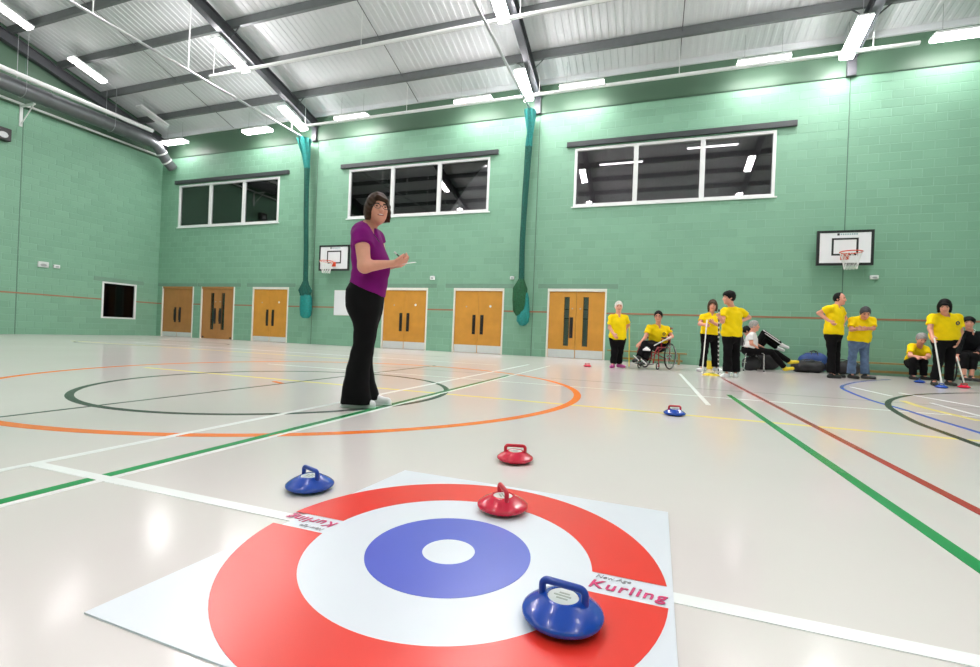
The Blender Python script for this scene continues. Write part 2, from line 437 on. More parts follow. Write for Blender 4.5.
for i, (a, b) in enumerate(WINS): window(i+1, a, b)
def window_left():
    root = empty('window_4', (XL, 0, 0)); root['kind'] = 'structure'; a, b, z0, z1 = LW; t = .06
    fr = MB(); fr.box(-.1, .03, a, b, z0, z0+t); fr.box(-.1, .03, a, b, z1-t, z1); fr.box(-.1, .03, a, a+t, z0+t, z1-t); fr.box(-.1, .03, b-t, b, z0+t, z1-t)
    fr.build('window_frame', m_whitem, root)
    MB().box(-.04, -.03, a+t, b-t, z0+t, z1-t).build('pane', m_glass2, root)
    rm = MB(); rm.box(-2.6, -2.55, a-.5, b+.5, 0, 2.6); rm.box(-2.6, -TH, a-.5, b+.5, 2.6, 2.65); rm.box(-2.6, -TH, a-.5, a-.45, 0, 2.6); rm.box(-2.6, -TH, b+.45, b+.5, 0, 2.6); rm.box(-2.6, -TH, a-.5, b+.5, -.05, 0)
    rm.build('room_beyond', m_dark, root)
window_left()

# ---------------------------------------------------------------- lights
def fixture(name, p0, p1, label, group, lit=True, w=.32, lm=None, hang=True, ztop=None):
    """a long rectangular fluorescent fitting from p0 to p1 (its two ends)"""
    p0, p1 = Vector(p0), Vector(p1); c = (p0+p1)/2; L = (p1-p0).length
    root = empty(name, c, label, 'ceiling light', group)
    t = (p1-p0).normalized(); sidev = t.cross(Vector((0, 0, 1))).normalized(); up = sidev.cross(t)
    M = Matrix((sidev, t, up)).transposed().to_4x4()
    MB().box(-w/2, w/2, -L/2, L/2, .0, .06).xf(M).build('housing', m_whitem, root, bevel=.008)
    d = MB(); q = w/2-.005
    d.prism([(-q, 0), (-q+.02, -.06), (q-.02, -.06), (q, 0)], -L/2+.01, L/2-.01, 1)
    d.xf(M).build('diffuser', (lm or m_lamp) if lit else m_unlit, root)
    if hang:
        for s in (-.35, .35):
            b = t*(s*L)+up*.05; zt = (ztop if ztop else zr(c.y+b.y))-c.z
            MB().tube([b, (b.x, b.y, zt)], .006, 5).build('hanger', m_cond, root)
    return root
BR = [(-19.4, -18.2, 'beside the corner duct'), (-15.05, -13.8, 'above the window nearest the corner'), (-10.8, -9.5, 'next to the rafter with the teal net'),
      (-6.2, -4.95, 'between the two hanging nets'), (-2.8, -1.5, 'beside the net by the vision-panel door'), (1.92, 3.15, 'above the window end near the large backboard'), (6.05, 7.3, 'beyond the large backboard')]
for a, b, t in BR:
    fixture('ceiling_light', (a, 13.6, 8.06), (b, 13.6, 8.06), 'white rectangular light along the back wall, '+t, 'lights along the back wall', lm=m_lamp2)
fixture('ceiling_light', (10.2, 13.6, 8.06), (11.4, 13.6, 8.06), 'white rectangular light hung along the back wall at its far end', 'lights along the back wall', lm=m_lamp2)
for a, b, t in BR+[(10.2, 11.4, '')]:
    fixture('ceiling_light', (a, YF+.6, 8.06), (b, YF+.6, 8.06), 'white rectangular light hung along the wall opposite the doors', 'lights along the opposite wall', lm=m_lamp2)
def zl(y): return zr(y)-.24-RD-.17
fn = ['roof rafter over the teal net', 'roof rafter over the green net', 'roof rafter over the large backboard']
yn = [(12.7, 13.85, 'the eave end of the '), (10.05, 11.2, 'the middle of the '), (6.9, 8.05, 'the upper part of the ')]
for X, t in zip(FRX[1:4], fn):
    for a, b, q in yn:
        fixture('ceiling_light', (X-.22, b, zl(b)), (X-.22, a, zl(a)), 'bright sloping strip light under '+q+t, 'strip lights along the rafters', lm=m_lamp5 if a > 12 else None)
        if X < 0 or a < 12: pass
        fixture('ceiling_light', (X-.22, 2*YM-b, zl(b)), (X-.22, 2*YM-a, zl(a)), 'bright sloping strip light under the roof slope behind the curling mat', 'strip lights on the opposite roof slope', lm=m_lamp4)
for a, b, lit, t in ((12.1, 13.2, False, 'unlit grey strip light by the corner duct'), (9.9, 10.95, True, 'lit sloping strip light over the duct, nearer the corner'), (7.85, 8.85, True, 'lit sloping strip light over the duct, farther from the corner')):
    fixture('ceiling_light', (-18.75, b, zr(b)-.42), (-18.75, a, zr(a)-.42), t, 'strip lights along the duct wall', lit, lm=m_lamp3)
# white trunking pipes across the hall
def pipe(name, pts, r, mat, label, cat, n=8): return tag(MB().tube(pts, r, n).build(name, mat, smooth=True), label, cat)
p = pipe('trunking_pipe', [(-12.1, 13.45, 7.9), (5.75, 13.45, 7.9)], .05, m_whitem, 'white pipe running along the back wall below the eaves lights', 'pipe')
q = pipe('trunking_pipe', [(-13.55, 10.85, 8.5), (XR-.3, 10.85, 8.5)], .05, m_whitem, 'white pipe crossing under the middle of the roof rafters', 'pipe')
for X in (-12.05, -7.9, -3.4, .5, 4.85): MB().tube([(X, 13.45, 7.9), (X, 13.45, zr(13.45)-.02)], .01, 6).build('pipe_hanger', m_whitem, p)
for X in (-13.4, -7.9, -3.3, .5, 4.85, 8.7): MB().tube([(X, 10.85, 8.5), (X, 10.85, zr(10.85)-.02)], .008, 6).build('pipe_hanger', m_whitem, q)
# net tracks
for X, t in ((-12.42, 'teal'), (-3.76, 'green')):
    r = pipe('curtain_track', [(X, 13.95, 7.66), (X, YF+.3, 7.66)], .035, m_cond, 'grey overhead track from which the %s net hangs' % t, 'rail')
    for y in (13.2, 9.28, 6.95, 4.6, 2.2, -.2):
        MB().tube([(X, y, 7.66), (X, y, zr(y)-.02)], .016, 6).build('track_hanger', m_whitem, r)

# ---------------------------------------------------------------- duct and pipes on the left wall
root = empty('air_duct', (-19.45, 8, 7.95), 'round grey galvanised air duct running high along the left wall', 'duct')
dy = [-3.9-8+.8*k for k in range(22)]; dy = [y for y in dy if y < 5.0]
MB().tube([(0, dy[0], 0), (0, 5.0, 0)], .25, 20).build('duct_run', m_galv, root, smooth=True)
for y in dy[1:]: MB().tube([(0, y-.02, 0), (0, y+.02, 0)], .258, 20).build('duct_band', m_galv, root, smooth=True)
el = [(0, 5.0, 0), (-.02, 5.3, -.06), (-.08, 5.6, -.3), (-.12, 5.85, -.55), (-.12, 6.12, -.75)]
MB().tube(el, .2, 16).build('duct_elbow', m_galv, root, smooth=True)
for k in (2, 3):
    a, b = Vector(el[k]), Vector(el[k+1]); t = (b-a).normalized()
    MB().tube([a-t*.03, a+t*.03], .212, 16).build('elbow_band', m_kick, root, smooth=True)
for y in (-8, -5, -2, 1, 3.6):
    MB().tube([(.27, y, 0), (.27, y, zr(8+y)-7.97)], .008, 5).build('duct_hanger', m_cond, root)
    MB().tube([(-.27, y, 0), (-.27, y, zr(8+y)-7.97)], .008, 5).build('duct_hanger', m_cond, root)
    MB().tube([(.27*math.cos(a), y, .27*math.sin(a)) for a in [math.pi+math.pi*k/12 for k in range(13)]], .01, 5).build('duct_strap', m_cond, root)
pipe('heating_pipe', [(-19.10, YF+.9, 8.24), (-19.10, 12.9, 8.24)], .075, m_whitem, 'bright white pipe lying along the top of the grey duct', 'pipe', 12)
pipe('wall_conduit', [(-20.2, YF+.2, 7.74), (-20.2, 13.9, 7.74), (-20.1, 14.08, 7.7)], .04, m_whitem, 'thin pale conduit fixed to the left wall under the duct', 'pipe')
bp = hit(21, 116, 0, XL+.03)
r = empty('wall_bracket', (XL, bp[1], bp[2]), 'small white triangular bracket on the left wall under the duct', 'bracket')
MB().box(.01, .05, -.04, .04, -.35, .35).build('upright', m_whitem, r); MB().box(.05, .75, -.03, .03, .3, .35).build('arm', m_whitem, r)
MB().tube([(.03, 0, -.3), (.72, 0, .31)], .018, 6).build('strut', m_whitem, r)

# ---------------------------------------------------------------- small wall fittings
def wallbox(name, px, py, w, h, label, mat=None, plane='b', d=.07):
    if plane == 'b':
        p = hit(px, py, 1, YB-.01); r = empty(name, p, label, 'sensor')
        MB().box(-w/2, w/2, -d, 0.001, -h/2, h/2).build('casing', mat or m_whitem, r, bevel=.012)
        MB().prism([(.6*w/2*math.cos(k*.6283), -h*.1+.5*h/2*math.sin(k*.6283)) for k in range(10)], -d-.012, -d+.004, 1).build('lens', m_cond, r)
    else:
        p = hit(px, py, 0, XL+.01); r = empty(name, p, label, 'sensor')
        MB().box(-.001, d, -w/2, w/2, -h/2, h/2).build('casing', mat or m_whitem, r, bevel=.012)
        MB().prism([(.6*w/2*math.cos(k*.6283), -h*.1+.5*h/2*math.sin(k*.6283)) for k in range(10)], d-.004, d+.012, 0).build('lens', m_cond, r)
    return r
wallbox('wall_sensor', 873.5, 277.5, .17, .1, 'small white sensor on the wall below the large backboard')
wallbox('wall_sensor', 433, 278, .16, .13, 'small white sensor above the gap between two orange doors')
wallbox('wall_sensor', 512.5, 278, .13, .1, 'small white sensor beside the dark green net bundle')
wallbox('wall_sensor', 42.5, 264.5, .3, .2, 'larger pale grey sensor box on the left wall', m_kick, 'l')
wallbox('wall_sensor', 56, 266.5, .18, .12, 'smaller white sensor on the left wall near the dark window', None, 'l')
wallbox('wall_speaker', -1, 134, .4, .4, 'small black loudspeaker on the left wall', m_black, 'l', .25)['category'] = 'speaker'
a = hit(335, 290.5, 1, YB-.014); b = hit(372, 316, 1, YB-.014)
r = empty('notice_board', ((a[0]+b[0])/2, YB-.014, (a[2]+b[2])/2), 'plain white notice board on the wall behind the woman in purple', 'notice board')
hw = (b[0]-a[0])/2; hh = abs(a[2]-b[2])/2
MB().box(-hw, hw, -.02, 0, -hh, hh).build('sheet', m_paper, r, bevel=.004)
MB().box(-hw-.012, hw+.012, -.012, 0.004, -hh-.012, hh+.012).build('backing', m_frame, r)

# ---------------------------------------------------------------- basketball backboards
def backboard(x0, x1, z0, z1, label, flip):
    cx = (x0+x1)/2; w = x1-x0; h = z1-z0; yb = YB-.35
    root = empty('basketball_backboard', (cx, yb, z0), label, 'backboard')
    MB().box(-w/2+.045, w/2-.045, 0, .03, .045, h-.045).build('board', m_paper, root)
    bo = MB(); t = .06
    bo.box(-w/2, w/2, -.012, .04, 0, t); bo.box(-w/2, w/2, -.012, .04, h-t, h); bo.box(-w/2, -w/2+t, -.012, .04, t, h-t); bo.box(w/2-t, w/2, -.012, .04, t, h-t)
    bo.build('border', m_black, root)
    sq = MB(); a, zb, zt, t = .30, .3, .75, .045
    a = .235*w; zb = .28*h; zt = .78*h
    sq.box(-a, a, -.004, .001, zb, zb+t); sq.box(-a, a, -.004, .001, zt-t, zt); sq.box(-a, -a+t, -.004, .001, zb+t, zt-t); sq.box(a-t, a, -.004, .001, zb+t, zt-t)
    sq.build('target_square', m_black, root)
    mk = MB(); mk.box(-.17, -.12, -.004, .001, .855*h, .915*h); mk.build('maker_mark', m_lintel, root)
    mk = MB()
    for k in range(8): mk.box(-.1+.047*k, -.1+.047*k+.03, -.004, .001, .865*h, .905*h)
    mk.build('maker_mark', m_tealmark, root)
    ry = -.40; rz = .30*h; rr = .225
    rg = MB().tube([(rr*math.cos(k*math.pi/14), ry+rr*math.sin(k*math.pi/14), rz) for k in range(28)], .014, 8, closed=True).build('rim', m_rim, root, smooth=True)
    br = MB(); br.box(-.09, .09, -.03, 0, rz-.13, rz+.03); br.box(-.07, .07, ry+rr-.01, -.02, rz-.015, rz+.01); br.prism([(-.02, rz-.12), (-.02, rz-.015), (-.15, rz-.015)], -.05, .05, 0)
    br.build('rim_bracket', m_rim, root)
    nt = MB(); n = 12
    for k in range(n):
        for s in (1, -1):
            pts = []
            for j in range(6):
                q = j/5; a = 2*math.pi*(k+s*j*.5)/n; r_ = rr*(1-.42*q**.7); pts.append((r_*math.cos(a), ry+r_*math.sin(a), rz-.02-.4*q))
            nt.tube(pts, .006, 4)
    nt.build('net', m_netw, root)
    wb = MB(); wb.tube([(-w*.3, .03, h*.75), (-w*.3, .34, h*.75)], .025, 6); wb.tube([(w*.3, .03, h*.75), (w*.3, .34, h*.75)], .025, 6)
    wb.tube([(-w*.3, .03, h*.2), (-w*.3, .34, h*.2)], .025, 6); wb.tube([(w*.3, .03, h*.2), (w*.3, .34, h*.2)], .025, 6)
    wb.build('wall_bracket', m_steel, root)
def bbpos(px0, py0, px1, py1):
    a = hit(px0, py0, 1, YB-.36); b = hit(px1, py1, 1, YB-.36); return a[0], b[0], b[2], a[2]
backboard(*bbpos(817.5, 231, 873.5, 265), 'basketball backboard with orange hoop above the men in yellow', False)
backboard(*bbpos(319.5, 245.5, 348.5, 270.5), 'basketball backboard with orange hoop behind the woman in purple', False)

# ---------------------------------------------------------------- gathered division nets
def folds(n, amp, ph):
    return lambda a, z: 1+amp*math.sin(n*a+ph+3*z)+amp*.6*math.sin((n*2+1)*a+ph*2-5*z)
def net(px, side, label, green):
    p = hit(px, 300, 1, 13.82); X = p[0]
    root = empty('division_net', (X, 13.82, 0), label, 'net')
    tx = -12.42 if px < 400 else -3.76; tx -= X; w0 = .26 if not green else .17
    def curtain(prof, name, mat, nf, amp, off=0):
        vs = []; n = 48
        for (x, y, z, rx, ry) in prof:
            for k in range(n):
                a = 2*math.pi*k/n; q = folds(nf, amp, off)(a, z); vs.append((x+rx*q*math.cos(a), y+ry*q*math.sin(a), z))
        m = len(prof)
        fs = [(i*n+k, i*n+(k+1) % n, (i+1)*n+(k+1) % n, (i+1)*n+k) for i in range(m-1) for k in range(n)]+[tuple(range(n)), tuple((m-1)*n+k for k in range(n))[::-1]]
        return MB().add(vs, fs).build(name, mat, root, smooth=True)
    zk = 2.30 if not green else 2.35
    curtain([(tx, 0, 7.622, w0, .2), (tx*.9+.03, 0, 7.3, w0*.8, .15), (tx*.7+.05, 0, 6.9, w0*.5, .11), (tx*.5+.03, 0, 6.5, .1, .08)], 'gathered_top', m_tealnet, 9, .13)
    curtain([(tx*.5+.03, 0, 6.52, .1, .08), (tx*.3, 0, 5, .085, .07), (tx*.1-.02, 0, 3.6, .08, .07), (0, 0, zk, .085, .08)], 'rope_bundle', m_dknet, 5, .12)
    if not green:
        curtain([(0, 0, zk+.05, .08, .08), (-.01, 0, 2.2, .13, .12), (-.01, 0, 1.98, .25, .18), (0, 0, 1.86, .2, .17), (.0, 0, 1.78, .18, .16)], 'knotted_net', m_dknet, 7, .1)
        curtain([(.03, 0, 1.82, .17, .15), (.045, 0, 1.7, .215, .18), (.05, 0, 1.3, .225, .19), (.05, 0, 1.06, .2, .17), (.05, 0, .97, .13, .11), (.05, 0, .95, .04, .04)], 'storage_bag', m_tealnet, 4, .05)
    else:
        curtain([(0, 0, zk+.05, .08, .08), (-.01, 0, 2.28, .13, .12), (-.03, 0, 2.1, .22, .17), (-.03, 0, 1.75, .21, .17), (-.04, 0, 1.4, .17, .14), (-.02, 0, 1.25, .1, .09)], 'knotted_net', m_grnnet, 7, .1)
        curtain([(.17, .05, 1.98, .04, .06), (.17, .05, 1.8, .08, .09), (.15, .05, 1.45, .14, .12), (.1, .03, 1.25, .21, .16), (.09, .02, 1.08, .2, .16), (.09, .02, .96, .1, .09), (.09, .02, .94, .03, .03)], 'storage_bag', m_tealnet, 4, .06)
net(305, -1, 'teal division net gathered into a rope with a rounded teal bag', False)
net(520.5, 1, 'division net gathered into a rope with a bottle-green bundle and teal bag', True)

# ---------------------------------------------------------------- floor markings (parts of the floor)
LM = {k: pm('line_'+k, c, .25, var=.05, scale=3, spec=.3) for k, c in dict(white=(.85, .86, .86, 1), green=(.0, .27, .06, 1), red=(.38, .015, .012, 1), orange=(.85, .19, .025, 1),
      black=(.02, .02, .02, 1), blue=(.06, .12, .50, 1), yellow=(.82, .70, .25, 1), grey=(.27, .27, .25, 1)).items()}
zz = [.0004]
def court(mb_fn, col, n='court_line'):
    zz[0] += .00012; mb = MB(); mb_fn(mb, .0, zz[0]); return mb.build(n, LM[col], floor)
def lineY(x, y0, y1, w, c): court(lambda m, a, b: m.box(x-w/2, x+w/2, y0, y1, a, b), c)
def lineX(y, x0, x1, w, c): court(lambda m, a, b: m.box(x0, x1, y-w/2, y+w/2, a, b), c)
def spline(pts, n=8):
    P = [np.array(p[:2]) for p in pts]; P = [2*P[0]-P[1]]+P+[2*P[-1]-P[-2]]; out = []
    for i in range(1, len(P)-2):
        for k in range(n):
            t = k/n; out.append(.5*((2*P[i])+(P[i+1]-P[i-1])*t+(2*P[i-1]-5*P[i]+4*P[i+1]-P[i+2])*t*t+(3*P[i]-P[i-1]-3*P[i+1]+P[i+2])*t**3))
    return out+[P[-2]]
def poly(px, w, c, n=8):
    pts = spline([fl(*p) for p in px], n) if len(px) > 2 else [fl(*p) for p in px]
    court(lambda m, a, b: m.strip(pts, w, a, b), c)
lineX(7.05, -8, 9, .03, 'grey'); lineX(4.42, -6.5, 9.5, .07, 'yellow'); lineX(6.07, -6, 9, .035, 'white'); lineX(9.2, -14, -3, .04, 'white')
lineX(11.0, -17, -5, .04, 'grey'); lineX(8.2, -15, -5.5, .05, 'yellow')
lineY(-3.85, YF+.5, 8, .032, 'black')
court(lambda m, a, b: m.disc((-3.69, 3.99), 1.70, 1.76, a, b, 96), 'black')
court(lambda m, a, b: m.disc((-3.79, 4.73), 3.05, 3.13, a, b, 128), 'orange')
court(lambda m, a, b: m.disc((-13.5, 9.5), 1.78, 1.83, a, b, 64), 'grey')
lineY(-2.52, YF+.5, 10, .045, 'white'); lineY(-2.045, YF+.5, 10, .03, 'white'); lineY(-2.095, YF+.5, 7.0, .05, 'green')
lineX(1.258, -2.5, 9, .05, 'white')
lineY(.605, 5.27, 10, .05, 'white'); lineY(1.30, YF+.5, 9.6, .05, 'red'); lineY(.97, YF+.5, 6.46, .055, 'green')
poly([(1300, 535), (1100, 471), (980, 433), (940, 421), (905, 410), (870, 400), (845, 390), (842, 386.5), (848, 384), (858, 382), (872, 380.5), (890, 379.5)], .05, 'blue')
poly([(1300, 570), (1100, 491), (1010, 457), (980, 446), (950, 435), (915, 422), (893, 410), (888, 404.5), (891, 400), (903, 396.5), (920, 394.5), (950, 393.3), (980, 393)], .06, 'black')
poly([(851, 387), (891, 396)], .04, 'white'); poly([(900, 393), (980, 407)], .04, 'white'); poly([(931, 403), (980, 416)], .04, 'white')
poly([(903, 401), (925, 408), (980, 421)], .07, 'yellow'); poly([(274, 381.5), (282, 383.5)], .05, 'orange')

# ---------------------------------------------------------------- the curling target mat
m_mat = pm('mat_white_vinyl', (.70, .735, .80, 1), .32, var=.01); m_mred = pm('mat_red', (.78, .035, .022, 1), .3, var=.04, scale=4)
m_mblue = pm('mat_blue', (.085, .115, .56, 1), .3, var=.04, scale=4); m_mpink = pm('mat_lettering', (.62, .03, .16, 1), .4); m_mgrey = pm('mat_grey_lettering', (.35, .33, .36, 1), .4)
MC = (-.533, 1.247)
mat = empty('curling_target_mat', (MC[0], MC[1], 0), 'white square vinyl target mat with red and blue rings', 'mat')
cs = [fl(84, 614), fl(405, 471), fl(668, 513), fl(678, 667)]; 
br = cs[2]+(cs[3]-cs[2])/(cs[3][1]-cs[2][1])*(.65-cs[2][1])
MB().prism([(p[0]-MC[0], p[1]-MC[1]) for p in (cs[0], br, cs[2], cs[1])], 0, .004, 2).build('sheet', m_mat, mat)
bh = .052
for sgn in (1, -1):       # the red ring is broken by two white lettered bars
    a0 = math.asin(bh/.5); n = 'red_ring'
    out = []; N_ = 48
    ao, ai = math.asin(bh/.603), math.asin(bh/.412)
    A = [ao+(math.pi-2*ao)*k/N_ for k in range(N_+1)]; Bq = [ai+(math.pi-2*ai)*k/N_ for k in range(N_+1)]
    vs = []
    for k in range(N_+1):
        for (r_, an) in ((.603, A[k]), (.412, Bq[k])):
            for z in (.004, .005): vs.append((r_*math.cos(an), sgn*r_*math.sin(an), z))
    fs = []
    for k in range(N_):
        i, j = 4*k, 4*k+4; fs += [(i+1, j+1, j+3, i+3), (i, j, j+1, i+1), (i+2, i+3, j+3, j+2), (i, i+2, j+2, j)]
    MB().add(vs, fs).build(n, m_mred, mat)
MB().disc((0, 0), 0.077, .240, .004, .005, 72).build('blue_ring', m_mblue, mat)
MB().disc((0, 0), 0, .0765, .004, .0048, 40).build('white_centre', m_mat, mat)
for rot in (0, math.pi):
    T = Matrix.Rotation(rot, 4, 'Z')
    text_mesh('Kurling', .056, m_mpink, 'lettering', mat, T @ Matrix.Translation((.500, -.012, .0060)), shear=.25, offset=.0008, space=1.16)
    text_mesh('New Age', .024, m_mgrey, 'lettering', mat, T @ Matrix.Translation((.465, .032, .0060)), shear=.35, space=1.0)

# ---------------------------------------------------------------- curling stones
m_sb = pm('stone_blue', (.006, .06, .42, 1), .22, var=.04, coat=.3); m_sr = pm('stone_red', (.66, .008, .045, 1), .22, var=.04, coat=.3)
m_hb = pm('handle_blue', (.006, .05, .36, 1), .3); m_hr = pm('handle_red', (.60, .008, .03, 1), .3); m_lab = pm('stone_label', (.75, .78, .76, 1), .4); m_scr = pm('label_print', (.40, .44, .38, 1), .5)
m_hp = pm('handle_pink', (.62, .12, .16, 1), .3)
def stone_proto(body, handle):
    R = .0925
    root = empty('curling_stone', (0, 0, 0))
    MB().lathe([(.064, 0), (.067, .003), (.067, .010)], n=40).build('sliding_base', m_black, root, smooth=True)
    MB().lathe([(.064, .007), (.082, .009), (R-.002, .015), (R, .020), (R-.001, .0245), (R-.006, .029), (.076, .037), (.058, .047), (.045, .0535), (.041, .0555), (.036, .0555), (.035, .053), (.0351, .0525)], n=48).build('body', body, root, smooth=True)
    l = MB().lathe([(.0348, .049), (.0348, .0535), (.001, .0540)], n=32).build('label_disc', m_lab, root)
    pr = MB()
    for k, (x, y, w) in enumerate([(-.012, .010, .024), (-.022, -.001, .040), (-.013, -.012, .026)]): pr.box(x, x+w, y, y+.005, .0538, .0545)
    pr.build('label_print', m_scr, l)
    pts = []; hx, hz, rc = .050, .081, .013
    pts += [(-hx, 0, .044), (-hx, 0, hz-rc)]
    for k in range(1, 6): a = math.pi-k*math.pi/10; pts.append((-hx+rc+rc*math.cos(a), 0, hz-rc+rc*math.sin(a)))
    for k in range(0, 5): a = math.pi/2-k*math.pi/10; pts.append((hx-rc+rc*math.cos(a), 0, hz-rc+rc*math.sin(a)))
    pts += [(hx, 0, hz-rc), (hx, 0, .044)]
    MB().tube(pts, .0085, 10).build('handle', handle, root, smooth=True)
    return root
pb = stone_proto(m_sb, m_hb); pr_ = stone_proto(m_sr, m_hr); pbr = stone_proto(m_sb, m_hr); prp = stone_proto(m_sr, m_hp)
def stone(proto, px, py, rz, label, used=set()):
    """px,py: middle of the stone's rim in the photograph"""
    p = fl(px, py, .02); o = proto if id(proto) not in used else copy_tree(proto); used.add(id(proto))
    z = .005 if abs(p[0]-MC[0]) < .6 and abs(p[1]-MC[1]) < .6 else 0
    o.location = (p[0], p[1], z); o.rotation_euler = (0, 0, rz); tag(o, label, 'curling stone', 'curling stones'); return o
stone(pb, 562.5, 613.5, -.12, 'blue curling stone standing on the red ring of the mat')
stone(pb, 310, 484, -.35, 'blue curling stone on the floor just off the mat corner')
stone(pr_, 502.5, 506, -1.0, 'red curling stone at the edge of the red ring on the mat')
stone(pr_, 515, 457.5, .25, 'red curling stone on the bare floor behind the mat')
stone(pbr, 674.5, 413, .3, 'blue curling stone with a red handle alone on the floor')
stone(prp, 587.5, 366, .2, 'small red curling stone with pink handle near the vision-panel door')

# ---------------------------------------------------------------- people: smooth implicit bodies turned into meshes
AW = np.array([-syaw, cyaw, 0.])                # horizontal direction away from the camera
def LV(v): return R0*v[0]+AW*v[1]+np.array([0, 0, v[2]])     # (right, away, up) -> room axes
def unit(v): v = np.asarray(v, float); return v/(np.linalg.norm(v)+1e-9)
class Field:
    """union of soft primitives sampled on a grid, meshed with surface nets"""
    def __init__(s, k=.03): s.ops = []; s.k = k
    def _add(s, fn, lo, hi, k, op): s.ops.append((fn, np.minimum(lo, hi), np.maximum(lo, hi), s.k if k is None else k, op)); return s
    def cone(s, a, b, ra, rb, k=None, n=None, q=1., flat=False, op='u'):
        a, b = np.asarray(a, float), np.asarray(b, float); nn = None if n is None else unit(n)
        sq = (lambda v: v-nn*(v@nn)[..., None]*(1-1/q)) if nn is not None else (lambda v: v)
        ba = sq((b-a)[None])[0]; bb = ba@ba+1e-12; dr = unit(b-a)
        def fn(P):
            pa = sq(P-a); t = np.clip((pa@ba)/bb, 0, 1)
            d = np.linalg.norm(pa-t[..., None]*ba, axis=-1)-(ra+(rb-ra)*t)
            if flat: d = np.maximum(d, (P-b)@dr)
            return d
        r = max(ra, rb)*max(q, 1)
        return s._add(fn, np.minimum(a, b)-r, np.maximum(a, b)+r, k, op)
    def ell(s, c, ax, rad, k=None, op='u'):
        c = np.asarray(c, float); A = np.array([unit(v) for v in ax]); rad = np.asarray(rad, float); m = rad.min()
        def fn(P): return (np.linalg.norm(((P-c)@A.T)/rad, axis=-1)-1)*m
        return s._add(fn, c-rad.max(), c+rad.max(), k, op)
    def loft(s, tab, off=0., k=None):
        """stack of ellipses: rows (z, right, away, half right, half away)"""
        T = np.array(sorted(tab)); z0, z1 = T[0, 0], T[-1, 0]
        def fn(P):
            z = P[..., 2]; x = P@R0; y = P@AW
            g = [np.interp(z, T[:, 0], T[:, i]) for i in range(1, 5)]
            a, b = g[2]+off, g[3]+off
            d = (np.sqrt(((x-g[0])/a)**2+((y-g[1])/b)**2)-1)*np.minimum(a, b)
            return np.maximum(d, np.maximum(z0-z, z-z1))
        pts = np.array([LV((r[1]+i*r[3], r[2]+j*r[4], r[0])) for r in T for i in (-1, 1) for j in (-1, 1)])
        return s._add(fn, pts.min(0), pts.max(0), k, 'u')
    def cut(s, p, n):
        """drop everything on the n side of the plane through p"""
        p = np.asarray(p, float); n = unit(n); s.ops.append((lambda P: (P-p)@n, None, None, 0, 'c')); return s
    def mesh(s, h, wrinkle=0., freq=22.):
        lo = np.min([o[1] for o in s.ops if o[4] == 'u'], 0)-3*h; hi = np.max([o[2] for o in s.ops if o[4] == 'u'], 0)+3*h
        n = np.ceil((hi-lo)/h).astype(int)+1; D = np.ones(n, np.float32)
        ax = [lo[i]+h*np.arange(n[i]) for i in range(3)]
        for fn, a, b, k, op in s.ops:
            if a is None: sl = (slice(None),)*3
            else:
                m = k+2.5*h
                i0 = np.clip(np.floor((a-m-lo)/h).astype(int), 0, n-1); i1 = np.clip(np.ceil((b+m-lo)/h).astype(int)+1, 1, n)
                if (i1 <= i0).any(): continue
                sl = tuple(slice(i0[i], i1[i]) for i in range(3))
            P = np.stack(np.meshgrid(*[ax[i][sl[i]] for i in range(3)], indexing='ij'), -1)
            d = fn(P).astype(np.float32); E = D[sl]
            if op == 'u':
                if k > 0:
                    w = np.maximum(k-np.abs(E-d), 0)/k; D[sl] = np.minimum(E, d)-w*w*k*.25
                else: D[sl] = np.minimum(E, d)
            elif op == 's': D[sl] = np.maximum(E, -d)
            else: D[sl] = np.maximum(E, d)
        if wrinkle:
            X, Y, Z = np.meshgrid(*ax, indexing='ij', sparse=True); f = freq
            D = D+wrinkle*(np.sin(f*X+1.3*f*Z+2*np.sin(f*.4*Y))*np.sin(f*.8*Y-.7*f*Z+1.7)+.5*np.sin(2.1*f*Z+f*1.6*X))
        I = D < 0
        c = [I[i:n[0]-1+i, j:n[1]-1+j, l:n[2]-1+l] for i in (0, 1) for j in (0, 1) for l in (0, 1)]
        cnt = sum(q.astype(np.int8) for q in c); act = (cnt > 0) & (cnt < 8); idx = np.argwhere(act)
        num = -np.ones(act.shape, np.int64); num[act] = np.arange(len(idx))
        cr = np.array([(i, j, l) for i in (0, 1) for j in (0, 1) for l in (0, 1)])
        val = np.stack([D[tuple((idx+q).T)] for q in cr], 1); pos = np.zeros((len(idx), 3)); w = np.zeros(len(idx))
        for a in range(8):
            for b in range(a+1, 8):
                if np.abs(cr[a]-cr[b]).sum() != 1: continue
                va, vb = val[:, a], val[:, b]; m = (va < 0) != (vb < 0)
                t = va[m]/(va[m]-vb[m]); pos[m] += cr[a]+t[:, None]*(cr[b]-cr[a]); w[m] += 1
        V = lo+h*(idx+pos/w[:, None]); Fc = []
        for e in range(3):
            sh = [slice(None)]*3; s1 = list(sh); s0 = list(sh); s0[e] = slice(0, -1); s1[e] = slice(1, None)
            A, B = I[tuple(s0)], I[tuple(s1)]; ch = np.argwhere(A != B); u, v = (e+1) % 3, (e+2) % 3
            ch = ch[(ch[:, u] > 0) & (ch[:, v] > 0) & (ch[:, u] < n[u]-1) & (ch[:, v] < n[v]-1)]
            du = np.zeros(3, int); dv = np.zeros(3, int); du[u] = 1; dv[v] = 1
            q = np.stack([num[tuple(z.T)] for z in (ch-du-dv, ch-dv, ch, ch-du)], 1)
            fl_ = ~A[tuple(ch.T)]; q[fl_] = q[fl_][:, ::-1]; Fc.append(q)
        return V, np.concatenate(Fc)
